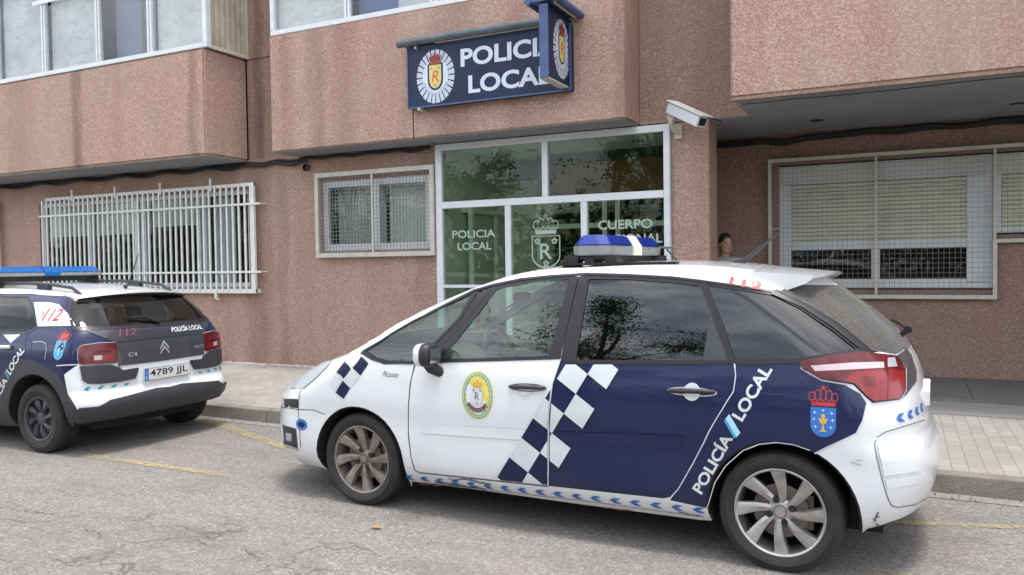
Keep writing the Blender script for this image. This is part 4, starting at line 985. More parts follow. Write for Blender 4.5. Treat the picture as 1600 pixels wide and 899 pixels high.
# openings
fdoor = P([(650, 567), (643, 590), (638.6, 620), (637.6, 670), (642, 713), (648.6, 735), (654, 738), (857, 759.6), (858, 643.4), (864, 600), (877, 560), (884, 520), (904, 433), (896, 431), (864, 432), (814, 437), (774, 446), (768, 452), (729, 500), (686, 545)])
rdoor = P([(877, 560), (864, 600), (858, 643.4), (857, 759.6), (1036, 779), (1047, 777), (1060, 763), (1083, 723), (1113.5, 663.7), (1133.5, 630), (1145, 612), (1149, 587), (1146.5, 566), (1127, 510), (1099, 440), (1050, 435), (983, 431), (917, 429), (904, 433), (884, 520)])
qglass = P([(572, 549), (603, 528.6), (647, 503.5), (697, 478.5), (743, 457), (718, 500), (680, 540), (662, 563.8), (603.6, 564), (585, 557)])
g2 = P([(777, 452), (830.5, 441), (889, 436), (857, 557.5), (774, 559.5), (690, 561), (735, 505)])
g3 = P([(920, 436.5), (983.5, 437), (1050, 442), (1094, 447), (1115, 500), (1137, 563), (1060, 563), (983, 563), (900, 562)])
g4 = P([(1106, 446.5), (1150, 453), (1207, 461), (1250.5, 482.5), (1300.6, 516), (1339, 547), (1300.6, 553.6), (1250.5, 560.5), (1150, 562), (1147, 560)])
hatch = [C1.uz(3.84, 1.30), C1.uz(3.93, 1.215)]
am = C1.amax
# rear screen opening, across the back
ga = lambda u, z: C1.uz(u, z)
hgn = PO([(1216, 456), (1264, 477), (1310, 505), (1358, 544), (1376, 550), (1399, 554), (1412, 546)])
hz_ = hgn[-1][1]
hg = [ga(3.60, 1.49)] + hgn + [(C1.Ls + (am - C1.Ls) * .75, hz_ - .01), (am, hz_ - .015), (am, 1.46), (C1.Ls + .45, 1.48)]
bluepoly = PO([(1148.5, 564), (1248.6, 562), (1252, 573), (1262, 582), (1283.6, 593.6), (1320, 600), (1343.6, 613.6), (1353.6, 630), (1347, 657), (1337, 677), (1310, 690), (1290, 699), (1273, 708)]) + PO([(1262, 704), (1236, 696), (1213, 693), (1186, 696), (1160, 706), (1133, 730), (1116, 756), (1108, 786), (1103, 794), (1047, 782)]) + PO([(1060, 763), (1083, 723), (1113.5, 663.7), (1133.5, 630), (1145, 612), (1149, 587)])
for side in (-1, 1):
    C1.patch('body_side', outline, [fdoor, rdoor, qglass, g4, hg[:]], ['paint_white', 'paint_navy', 'trim_black'], [(bluepoly, 1), (P([(564, 551), (603, 525), (647, 499.5), (697, 473.5), (743, 451.5), (782, 442), (740, 500), (690, 567), (600, 570), (583, 562)]), 2), (P([(1094, 437), (1150, 445.5), (1207, 453.5), (1214, 452), (1262, 474), (1310, 503), (1360, 545), (1375, 550), (1300, 558), (1247, 567), (1147, 570), (1120, 505)]), 2)], side=side)
    fd = C1.patch('front_door', inset(fdoor, .0025), [g2], ['paint_white', 'trim_black'], [(P([(640, 566), (690, 566), (774, 564), (857, 561), (876, 559.5), (884, 520), (905, 433), (905, 424), (864, 426), (810, 432), (760, 444), (720, 495), (680, 540)]), 1)], side=side)
    rd = C1.patch('rear_door', inset(rdoor, .0025), [g3], ['paint_navy', 'trim_black'], [(P([(876, 559.5), (900, 566), (983, 570), (1063, 569), (1155, 568), (1155, 560), (1130, 500), (1102, 430), (1050, 428), (983, 424), (905, 422), (905, 433), (884, 520)]), 1)], side=side)
    C1.patch('door_window', inset(g2, -.004), (), ['glass_clear'], off=-.006, side=side, parent=fd); C1.patch('door_window', inset(g3, -.004), (), ['glass_tint'], off=-.006, side=side, parent=rd)
    C1.patch('window', inset(qglass, -.003), (), ['glass_clear'], off=-.005, side=side); C1.patch('window', inset(g4, -.003), (), ['glass_tint'], off=-.005, side=side)
    # black strut at the back of the rear door glass
    C1.patch('window_divider', P([(1112, 492), (1116, 500), (1139, 564), (1098, 563), (1104, 525)]), (), ['cladding'], off=-.003, side=side, parent=rd)
    C1.ribbon('window_trim', PO([(566, 550), (583, 560), (603, 566), (650, 567), (690, 564.5), (774, 562), (877, 558.6)]), .022, 'trim_black', .004, side)
    C1.ribbon('window_trim', PO([(566, 550), (603, 527), (647, 501.5), (697, 476), (743, 454), (770, 446), (814, 437), (864, 432), (896, 430), (917, 428.5), (983, 430.5), (1050, 434), (1097, 439.5), (1150, 447), (1207, 456), (1254, 478), (1300, 509), (1347, 546)]), .014, 'trim_black', .004, side)
    C1.ribbon('window_trim', PO([(1149, 566.5), (1200, 566), (1247, 564), (1300, 555.5), (1346, 548)]), .020, 'trim_black', .004, side)
    C1.ribbon('window_trim', PO([(878, 559.5), (900, 566), (983, 568), (1063, 567.5), (1146, 566)]), .016, 'trim_black', .0045, side, parent=rd)
    C1.ribbon('window_trim', PO([(743, 456), (716, 500), (676, 540), (656, 566)]), .030, 'trim_black', .003, side)
    C1.ribbon('window_trim', PO([(1100, 441), (1127, 505), (1147, 565)]), .017, 'trim_black', .005, side)
    C1.ribbon('pillar_trim', PO([(1205, 457), (1254, 479), (1300, 509), (1349, 547)]), .030, 'trim_black', .005, side)
    # door seams
    for poly, nm in ((fdoor, fd), (rdoor, rd)): C1.ribbon('door_gap', poly, .010, 'seam', -.006, side, closed=True, parent=nm)
    C1.ribbon('seam', PO([(648, 570), (641, 600), (638, 640), (638, 680), (642, 713), (648, 735), (655, 739), (750, 749), (857, 760.5)]), .006, 'seam', .001, side)
    C1.ribbon('seam', PO([(1047, 779), (1060, 764), (1083, 724), (1113.5, 664.5), (1133.5, 631), (1146, 612), (1149.5, 587), (1147, 568)]), .006, 'seam_light', .0016, side)
    C1.ribbon('seam', PO([(877, 561), (864, 600), (858.5, 643.4), (857.5, 759)]), .005, 'seam_light', .0075, side)
    C1.ribbon('seam', PO([(1105, 793), (1108, 784), (1117, 754), (1134, 728), (1161, 704), (1186, 694.5), (1213, 691.5), (1240, 695), (1266, 704)]), .005, 'seam_light', .0012, side)
    # blue area outline
    C1.ribbon('stripe', PO([(1250, 575), (1262, 583), (1283.6, 594.5), (1320, 601), (1343.6, 614.6), (1354.5, 630), (1348, 657), (1338, 677.5), (1311, 690.5), (1273, 709)]), .006, 'seam_light', .0015, side)
    # side mouldings
    md = C1.patch('door_moulding', P([(660, 677), (664, 670), (674, 665), (730, 666.5), (845, 672), (853, 680), (853, 690), (760, 684)]), (), ['paint_white'], off=.005, side=side, parent=fd, thick=.005)
    C1.patch('door_moulding', P([(864, 674), (960, 677), (1064, 681), (1068, 684), (1060, 700), (960, 696), (864, 690)]), (), ['paint_navy'], off=.005, side=side, parent=rd, thick=.005)
    # handles
    for (x0, x1, y, prt, rc) in ((798, 852, 605, fd, 'paint_white'), (1046, 1117, 611.5, rd, 'seam_light')):
        p0, p1 = C1.px(x0, y - 1), C1.px(x1, y + 1); L = []
        for k in range(9):
            q = Vector(p0).lerp(Vector(p1), k / 8); L.append(C1.map(q.x, q.y, .012 + .026 * sin(PI * min(1, max(0, k / 8 * 1.0))) ** .35, side)[0])
        b = MB(); b.tube(L, [.010] + [.0135] * 7 + [.010], 10); h = b.build('door_handle', 'black_plastic', prt, smooth=1)
        cx = (p0[0] + p1[0]) / 2; cz = (p0[1] + p1[1]) / 2 - .003
        C1.patch('handle_recess', [(cx + .052 * cos(t_), cz + .048 * sin(t_)) for t_ in [2 * PI * k / 24 for k in range(24)]], (), ['decal_white' if prt is rd else 'paint_white'], off=.0035, side=side, parent=prt)
        C1.ribbon('handle_rim', [(cx + (p1[0] - p0[0]) * .54 * cos(t_), cz + .021 * sin(t_)) for t_ in [2 * PI * k / 30 for k in range(30)]], .006, rc if prt is rd else 'seam', .004, side, closed=True, parent=prt)
    arch_liner(C1, fa, side); arch_liner(C1, ra, side)
    C1.ribbon('arch_lip', fa, .02, 'under', -.004, side); C1.ribbon('arch_lip', ra, .02, 'under', -.004, side)
    # lamps
    TL = P([(1248.6, 565), (1300, 556), (1343.6, 551), (1397, 557), (1406, 566), (1412, 577), (1412, 610), (1404, 623.6), (1363.6, 628.6), (1353.6, 620), (1333.6, 600), (1283.6, 592), (1257, 577)])
    tl = C1.patch('tail_light', TL, (), ['lens_red', 'lens_white', 'lens_bright', 'lens_dark', 'lens_clear'],
        [(P([(1320, 594), (1330, 583), (1376, 578), (1384, 590), (1384, 625), (1364, 626), (1352, 618), (1338, 601)]), 2), (P([(1386, 578), (1410, 582), (1410, 609), (1402, 621), (1386, 624)]), 2), (P([(1338, 590), (1366, 588), (1366, 606), (1350, 606)]), 3), (P([(1267, 572), (1330, 568), (1378, 567), (1379, 576), (1330, 578.5), (1274, 580.5)]), 1), (P([(1384, 561), (1395, 560), (1399, 574), (1384, 575)]), 4)], off=.012, side=side, thick=.014)
    C1.ribbon('lamp_seam', PO([(1381, 556), (1385, 590), (1384, 626)]), .005, 'lens_dark', .0135, side, parent=tl)
    C1.ribbon('lamp_edge', TL, .008, 'seam', .002, side, closed=True, parent=tl)
    hl = C1.patch('headlight', P([(455, 607), (475, 607), (498, 588), (517, 567), (514, 562.5), (487, 578), (463, 596)]), (), ['lens_clear'], off=.006, side=side, thick=.008)
    C1.patch('air_vent', P([(444, 623), (467, 624), (467, 638), (445, 636)]), (), ['trim_black'], off=.002, side=side)
    C1.patch('fog_lamp_grille', P([(442, 664), (463, 670), (466, 704), (445, 697)]), (), ['black_plastic', 'lens_clear'], [(P([(447, 676), (456, 678), (456, 690), (448, 688)]), 1)], off=.003, side=side)
    C1.ribbon('chrome_strip', PO([(444, 694), (466, 702)]), .02, 'chrome', .006, side)
    C1.ribbon('seam', PO([(440, 636), (466, 640), (490, 641), (508, 648)]), .005, 'seam', .001, side)
    C1.ribbon('seam', PO([(470, 610), (466, 640), (470, 700)]), .004, 'seam', .001, side)
    # rear bumper seams
    C1.ribbon('seam', PO([(1449, 655), (1410, 667), (1384, 675), (1371, 683), (1367, 692), (1369, 712), (1377, 745), (1383, 766), (1388, 781), (1393, 790), (1402, 793), (1430, 789), (1452, 776)]), .0045, 'seam_grey', .0012, side)
    C1.patch('bumper_insert', P([(1450, 660), (1412, 670), (1387, 678), (1374, 686), (1371, 694), (1374, 714), (1381, 744), (1438, 736), (1441, 700), (1446, 680)]), (), ['paint_white'], off=.004, side=side, thick=.006)
    C1.patch('bumper_insert', P([(1383, 750), (1438, 742), (1437, 756), (1386, 765)]), (), ['paint_white'], off=.002, side=side, thick=.004)
    # grey rear hatch metal beside the lamp
    C1.patch('hatch_panel', P([(1398.5, 557), (1416, 545), (1423, 555), (1431, 580), (1431, 596), (1414, 618), (1406, 623), (1413, 609), (1413.5, 577), (1407, 566)]), (), ['paint_grey'], off=.004, side=side)
    C1.ribbon('stripe', PO([(1399, 557), (1408, 566), (1414.5, 577), (1414.5, 610), (1407, 624)]), .006, 'seam_light', .005, side)
    # checks: slanted lattice of squares across the doors
    T0 = Vector((871, 592)); E1 = Vector((29.2, 23.6)); E2 = Vector((-18.6, 30.6))
    def sq(c, i): return [tuple(T0 + E1 * (c + a) + E2 * (i + b_)) for a, b_ in ((0, 0), (1, 0), (1, 1), (0, 1))]
    def clip(P_, inside, cut):
        out = []
        for i in range(len(P_)):
            a, b_ = P_[i - 1], P_[i]; ia, ib = inside(a), inside(b_)
            if ia != ib: out.append(cut(a, b_))
            if ib: out.append(b_)
        return out
    seamx = lambda y: 877 - (y - 560) * .32 if y < 600 else (864 - (y - 600) * .13 if y < 645 else 857.8)
    yb = lambda x: 740 + (x - 655) * .099
    def cutto(P_, f):
        def cut(a, b_):
            lo, hi = 0.0, 1.0; fa_ = f(a) > 0
            for _ in range(24):
                m = (lo + hi) / 2; p = (a[0] + (b_[0] - a[0]) * m, a[1] + (b_[1] - a[1]) * m)
                if (f(p) > 0) == fa_: lo = m
                else: hi = m
            return (a[0] + (b_[0] - a[0]) * lo, a[1] + (b_[1] - a[1]) * lo)
        return clip(P_, lambda p: f(p) > 0, cut)
    fdm = []; rdm = []
    for c in (0, 1):
        for i in range(-2, 6):
            dark = (c + i) % 2 == 0; q = sq(c, i)
            q = cutto(q, lambda p: yb(p[0]) - 3 - p[1]); q = cutto(q, lambda p: p[1] - 570) if q else q
            if len(q) < 3: continue
            L = cutto(q, lambda p: seamx(p[1]) - 2 - p[0]); Rr_ = cutto(q, lambda p: p[0] - seamx(p[1]) - 2)
            if len(L) > 2: C1.patch('check_mark', C1.pxs(L), (), ['decal_navy' if dark else 'decal_white'], off=.0068, side=side, parent=fd, res=.05)
            if len(Rr_) > 2 and not dark: C1.patch('check_mark', C1.pxs(Rr_), (), ['decal_white'], off=.0068, side=side, parent=rd, res=.05)
    for q, mm in (([(538.5, 565), (548.5, 577), (537, 592), (526, 582)], 'decal_navy'), ([(563.5, 557), (576, 568.5), (563.5, 587), (551, 575)], 'decal_navy'), ([(536, 595), (547.5, 607), (537, 623.5), (524.5, 613.5)], 'decal_navy'), ([(550, 577), (562, 588), (549, 606), (538, 594)], 'decal_white'), ([(526, 584), (535.5, 593.5), (524, 612), (514, 602)], 'decal_white')):
        C1.patch('check_mark', P(q), (), [mm], off=.0022, side=side, res=.05)
    # lettering
    A = C1.U(C1.px(1088, 768)); B = C1.U(C1.px(1199, 573)); dr = (B - A); Ln = dr.length; dr.normalize(); up = Vector((-dr.y, dr.x))
    d = Decal(); sgn = 1
    d.mesh(fit_text('POLICÍA', Ln * .47, .075, bold=.03), 'decal_white', 0, Ln * .235, .004); d.mesh(fit_text('LOCAL', Ln * .40, .066, bold=.03), 'decal_white', 0, Ln * .80, 0)
    d.poly([(Ln * .49, -.045), (Ln * .53, -.05), (Ln * .60, .045), (Ln * .56, .05)], 'decal_pale', 1); d.poly([(Ln * .475, -.035), (Ln * .49, -.045), (Ln * .56, .05), (Ln * .54, .05)], 'decal_cyan', 0)
    C1.decal('lettering', d, C1.uz(*(A if side < 0 else A + dr * Ln)), dr * -side, up * -side, side=side)
    # 112
    A = C1.U(C1.px(1139, 435)); B = C1.U(C1.px(1194, 441)) - Vector((0, .014)); dr = B - A; up = Vector((-dr.y, dr.x)).normalized(); s_ = 1 if side < 0 else -1
    C1.decal('emergency_number', dotext('112', .175, .040, 'decal_redwear', bold=.04, spacing=1.15), C1.uz((A.x + B.x) / 2, (A.y + B.y) / 2 - .012), dr.normalized() * s_, up, side=side, base=.0065)
    # crest of Galicia
    c = Vector(C1.px(1286, 660)); ez = Vector((0, 1)); ex = Vector((s_, 0)); d = Decal()
    sc_ = .80; d.poly(shield(0, 0, .150, .172), 'decal_blue', 0); n = 0
    for x, y in ((-.05, .055), (.05, .055), (-.055, .015), (.055, .015), (-.045, -.028), (.045, -.028), (0, .068)):
        d.poly([(x - .009, y - .002), (x + .009, y - .002), (x + .009, y + .002), (x - .009, y + .002)], 'decal_white', 1); d.poly([(x - .002, y - .009), (x + .002, y - .009), (x + .002, y + .009), (x - .002, y + .009)], 'decal_white', 1)
    d.poly([(-.028, .022), (.028, .022), (.018, -.004), (.005, -.012), (-.005, -.012), (-.018, -.004)], 'decal_gold', 1); d.poly([(-.005, -.012), (.005, -.012), (.007, -.04), (.022, -.055), (-.022, -.055), (-.007, -.04)], 'decal_gold', 1); d.poly(ellipse(0, .036, .013, .013, 14), 'decal_gold', 1)
    crown2d(d, 0, .152, .165, .118, 'decal_red', 0)
    C1.decal('regional_crest', d, c, ex * .80, ez * .86, side=side)
    # oval crest
    c = Vector(C1.px(746, 618)); rx, ry = .112, .147; d = Decal()
    d.poly(ellipse(0, 0, rx, ry), 'decal_yellow', 0); d.ring(0, 0, rx - .006, ry - .006, .016, 'decal_green', 1)
    for k in range(22): a = 2 * PI * k / 22; d.poly([(cos(a - .07) * (rx - .020), sin(a - .07) * (ry - .020)), (cos(a + .07) * (rx - .020), sin(a + .07) * (ry - .020)), (cos(a) * (rx - .031), sin(a) * (ry - .031))], 'decal_teal', 2)
    d.ring(0, 0, rx - .012, ry - .012, .006, 'decal_pale', 2)
    d.poly(shield(0, -.005, .078, .105), 'decal_white', 3); d.mesh(fit_text('R', .028, .045), 'decal_purple', 4, 0, -.004)
    for x, y in ((-.024, .03), (.024, .03), (0, -.045)): d.poly(ellipse(x, y, .008, .008, 10), 'decal_green', 4)
    crown2d(d, 0, .070, .070, .050, 'decal_gold', 4, 'decal_red'); d.poly(ellipse(0, .066, .026, .012, 14), 'decal_orange' if 'decal_orange' in MAT else 'decal_gold', 3)
    n = 16; o_ = [(.080 * cos(a), -.018 + .085 * sin(a)) for a in [radians(205 + 130 * k / n) for k in range(n + 1)]]; i_ = [(.060 * cos(a), -.018 + .060 * sin(a)) for a in [radians(205 + 130 * k / n) for k in range(n + 1)]]
    d.items.append((o_ + i_, [[k, k + 1, n + 2 + k, n + 1 + k] for k in range(n)], 'decal_purple', 4))
    vf = arc_text('REDONDELA', 1, 212, 328, .17, bold=.0); d.mesh(([(x * .072, -.018 + y * .074) for x, y in vf[0]], vf[1]), 'decal_white', 5)
    C1.decal('town_crest', d, c, ex, ez, side=side, parent=fd)
    # chevrons along the sill and on the bumper
    d = Decal()
    S0 = C1.U(C1.px(640, 746)); S1 = C1.U(C1.px(1092, 797)); n = 17
    for k in range(n):
        q = S0.lerp(S1, k / (n - 1)) - S0; d = Decal(); chevron(d, q.x * 1, q.y + 0, .070, .036, 'decal_chev', -1)
        mb, mats = d.mb(lambda x, y, kk: C1.map(*C1.uz(S0.x + x, S0.y + y), kk, side)[0], .0025, .001); mb.build('chevron_mark', mats, mv)
    d = Decal(); S0 = Vector(C1.px(1407, 653)); S1 = Vector(C1.px(1440, 637)); 
    for k in range(4):
        q = (S1 - S0) * (k / 3); d = Decal(); chevron(d, q.x, q.y, .075, .042, 'decal_chev', -1)
        mb, mats = d.mb(lambda x, y, kk: C1.map(S0.x + x, S0.y + y, kk, side)[0], .0025, .001); mb.build('chevron_mark', mats, mv)
    # fuel cap
    if side < 0:
        c = C1.px(1230, 611); cu = C1.U(c); C1.ribbon('fuel_cap', [C1.uz(cu.x + .083 * cos(t_), cu.y + .083 * sin(t_)) for t_ in [2 * PI * k / 40 for k in range(40)]], .004, 'seam', .0015, side, closed=True)
        d = dotext('Picasso', .13, .035, 'scuff', shear=.5); c = C1.px(610, 585); C1.decal('model_script', d, c, (1, 0), (0, 1), side=side)
        d = Decal(); d.poly(ellipse(0, 0, .055, .04, 24), 'decal_blue', 0); d.poly(ellipse(0, 0, .035, .02, 20), 'decal_navy', 1); c = C1.px(471.5, 663.5); C1.decal('sticker', d, c, (1, 0), (0, 1), side=side)
    # scrapes on the sill and bumper
    if side < 0:
        rnd = random.Random(11)
        for (x0, y0, x1, y1, w, m) in ((680, 753, 760, 764, .012, 'scuff'), (700, 748, 742, 751, .008, 'scuff'), (655, 755, 690, 758, .008, 'rust'), (735, 750, 765, 757, .010, 'scuff'), (1372, 800, 1366, 815, .008, 'scuff'), (1363, 812, 1375, 805, .004, 'scuff'), (1368, 818, 1374, 822, .006, 'scuff'), (1330, 722, 1345, 727, .003, 'scuff'), (1336, 718, 1348, 719, .002, 'scuff'), (940, 792, 990, 799, .006, 'rust'), (1060, 800, 1095, 806, .006, 'scuff')):
            pts = [(x0 + (x1 - x0) * k / 6 + rnd.uniform(-1, 1), y0 + (y1 - y0) * k / 6 + rnd.uniform(-1.5, 1.5)) for k in range(7)]; C1.ribbon('scrape', PO(pts), w, m, .004, side)
        # lower sill seam
        C1.ribbon('seam', PO([(628, 751), (760, 765), (930, 785), (1100, 808)]), .003, 'seam', .001, side)
    # mirror
    sd = side
    b = MB(); base = C1.map(*C1.px(676, 560), 0, sd)[0]
    def bean(cx, cy, cz, rx, ry, rz, mb, mi, n=14, m_=10, cut=None):
        vs = []; fs = []
        for i in range(m_ + 1):
            ph = PI * i / m_
            for k in range(n):
                th = 2 * PI * k / n; x = abs(cos(th)) ** .7 * math.copysign(1, cos(th)); y = abs(sin(th)) ** .7 * math.copysign(1, sin(th)); r_ = sin(ph) ** .6
                vs.append((cx + rx * x * r_, cy + ry * y * r_, cz + rz * math.copysign(abs(cos(ph)) ** .8, cos(ph))))
        for i in range(m_):
            for k in range(n): fs.append((i * n + k, i * n + (k + 1) % n, (i + 1) * n + (k + 1) % n, (i + 1) * n + k))
        mb.add(vs, fs, mi)
    mc = Vector((1.455, sd * .995, 1.065))
    bean(mc.x, mc.y, mc.z, .052, .082, .072, b, 0); mh = b.build('wing_mirror', ['paint_white'], mv, smooth=1)
    b = MB(); bean(mc.x + .036, mc.y, mc.z, .050, .085, .075, b, 0); b.tube([(mc.x + .01, mc.y - sd * .02, mc.z - .04), (mc.x + .02, mc.y - sd * .05, mc.z - .09), (mc.x + .05, sd * .88, mc.z - .12)], [.042, .036, .038], 10); b.build('mirror_housing', 'black_plastic', mh, smooth=1)
    b = MB(); b.add([(mc.x + .0875, mc.y + sx * .060, mc.z + sz * .045) for sx, sz in ((-1, -1), (1, -1), (1, 1), (-1, 1))], [(0, 1, 2, 3)]); b.build('mirror_glass', 'chrome', mh)
    # wheels
    wheel(C1, .836, side * .872, .318, .228, side, 'alloy', 'alloy_dusty', .15); wheel(C1, 3.572, side * .872, .318, .228, side, 'alloy', 'alloy', .05)
# blank fill of the hatch opening + roof/bonnet
hl_ = hg[:-2]; rs = C1.patch('rear_window', hl_ + [(2 * am - a, z) for a, z in hl_[:-1][::-1]] + [(am, 1.47)], (), ['glass_back'], off=.001, side=-1)
au = lambda u: C1.uz(u, C1.e(u))[0]
aw0, aw1 = au(.80), au(1.93)
C1.top('bonnet', C1.amin, aw0, -1, 1, ['paint_white'], na=40)
C1.top('windscreen', aw0, aw1, -.93, .93, ['glass_clear'], na=40)
for s0 in (-1, 1): C1.top('windscreen_pillar', aw0, aw1, min(s0, s0 * .93), max(s0, s0 * .93), ['paint_white'], na=40, nw=3)
C1.top('roof', aw1, C1.amax, -1, 1, ['paint_white'], na=60)
b = MB(); b.box(.74, .86, -.62, .62, 1.02, 1.045); b.tube([(.78, -.45, 1.07), (.86, -.1, 1.105), (.92, .3, 1.12)], .010, 6); b.build('wiper', 'trim_black', mv)
# roof hatch strip (dark joint on the roof)
b = MB(); b.box(2.20, 2.95, -.58, -.50, 1.612, 1.626); b.build('roof_gasket', 'trim_black', mv)
# spoiler
b = MB(); vs = []; nst = 17
for i in range(nst):
    v = -.66 + 1.32 * i / (nst - 1); k = abs(v) / .66; zr = C1.e(3.45) + .018 - .022 * k ** 3; te = 3.765 - .05 * k ** 3; uf_ = 3.40
    vs += [(uf_, v, zr + .006), (3.60, v, 1.568 - .02 * k ** 3), (te, v, 1.552 - .012 * k ** 2), (te, v, 1.538 - .012 * k ** 2), (3.68, v, 1.512 - .014 * k), (3.56, v, 1.475 - .02 * k), (uf_ + .03, v, 1.50)]
fs = [(7 * i + j, 7 * i + (j + 1) % 7, 7 * i + 7 + (j + 1) % 7, 7 * i + 7 + j) for i in range(nst - 1) for j in range(7)] + [tuple(range(7)), tuple(range(7 * nst - 7, 7 * nst))]
b.add(vs, fs); b.build('roof_spoiler', 'paint_white', mv, smooth=.7)
b = MB(); b.tube([(3.18, -.12, 1.615), (3.26, -.12, 1.632), (3.46, -.12, 1.80)], [.03, .015, .004], 8); b.build('antenna', 'black_plastic', mv, smooth=1)
# rear wiper hub
b = MB(); p, nn_ = C1.map(am, hz_ + .05, .0, -1); b.tube([p, p + nn_ * .04], [.014, .018], 10); b.lathe([(0, .016), (.02, .016), (.022, -.016), (0, -.016)], p + nn_ * .05, (0, 1, 0), 14); b.tube([p + nn_ * .045, C1.map(am + .25, hz_ + .07, .03, -1)[0], C1.map(am + .5, hz_ + .09, .02, -1)[0]], .008, 6)
b.build('rear_wiper', 'trim_black', mv, smooth=.6)
b = MB(); b.box(4.225, 4.262, -.26, .26, .82, .90); b.build('number_plate', 'plate_white', mv, bevel=.003)
# underside, cabin
b = MB(); b.box(.30, 4.05, -.62, .62, .20, .36); b.box(1.30, 3.18, -.80, .80, .21, .36); b.box(.05, .55, -.55, .55, .25, .6); b.box(3.9, 4.1, -.7, .7, .3, .7); b.build('underbody', 'under', mv)
b = MB(); b.box(1.25, 3.15, -.845, .845, .36, .40); b.box(.95, 1.05, -.80, .80, .4, .9); b.build('cabin_floor', 'under', mv)
b = MB(); b.add([(.80, -.80, .98), (.80, .80, .98), (1.32, .78, 1.06), (1.32, -.78, 1.06), (1.48, .78, .96), (1.48, -.78, .96), (1.42, .78, .62), (1.42, -.78, .62)], [(0, 1, 2, 3), (3, 2, 4, 5), (5, 4, 6, 7)]); b.box(1.22, 1.40, -.16, .16, 1.06, 1.13); b.build('dashboard', 'dash', mv, smooth=.5)
b = MB(); cst = Vector((1.66, -.36, 1.02)); axs = Vector((.93, 0, .37)).normalized(); aa = Vector((0, 1, 0)); bb = axs.cross(aa)
b.tube([cst + aa * .185 * cos(t_) + bb * .185 * sin(t_) for t_ in [2 * PI * k / 32 for k in range(33)]], .016, 8); b.lathe([(0, .02), (.06, .015), (.075, -.03)], cst, axs, 16)
for th in (0, PI, -PI / 2): b.tube([cst, cst + (aa * cos(th) + bb * sin(th)) * .18], .016, 6)
b.build('steering_wheel', 'trim_black', mv, smooth=1)
def seat(car, u, v, w=.50, root=mv, hgt=1.16):
    b = MB(); b.box(u - .25, u + .27, v - w / 2, v + w / 2, .42, .62)
    b.add([(u + .17, v - w / 2, .55), (u + .17, v + w / 2, .55), (u + .40, v + w / 2 * .85, hgt), (u + .40, v - w / 2 * .85, hgt), (u + .32, v - w / 2, .55), (u + .32, v + w / 2, .55), (u + .50, v + w / 2 * .8, hgt), (u + .50, v - w / 2 * .8, hgt)], [(0, 1, 2, 3), (4, 7, 6, 5), (0, 3, 7, 4), (1, 5, 6, 2), (3, 2, 6, 7), (0, 4, 5, 1)])
    s_ = b.build('seat', 'seat_fabric', root, bevel=.03, smooth=.8)
    b = MB()
    for vv in ([v] if w < .7 else [v - .4, v, v + .4]): b.box(u + .40, u + .49, vv - .13, vv + .13, hgt + .05, hgt + .22); b.tube([(u + .45, vv - .05, hgt - .02), (u + .45, vv - .05, hgt + .08)], .007, 6); b.tube([(u + .45, vv + .05, hgt - .02), (u + .45, vv + .05, hgt + .08)], .007, 6)
    b.build('headrest', 'seat_fabric', s_, bevel=.025, smooth=.8)
seat(C1, 2.05, -.38); seat(C1, 2.05, .38); seat(C1, 2.85, 0, 1.3)
b = MB(); b.box(1.62, 1.66, -.11, .11, 1.36, 1.42); b.build('rear_view_mirror', 'trim_black', mv, bevel=.01)
b = MB(); b.add([(1.72, .66, 1.40), (1.74, .30, 1.45), (1.70, .30, 1.34), (1.68, .64, 1.30)], [(0, 1, 2, 3)]); b.build('sun_visor', 'dash', mv)
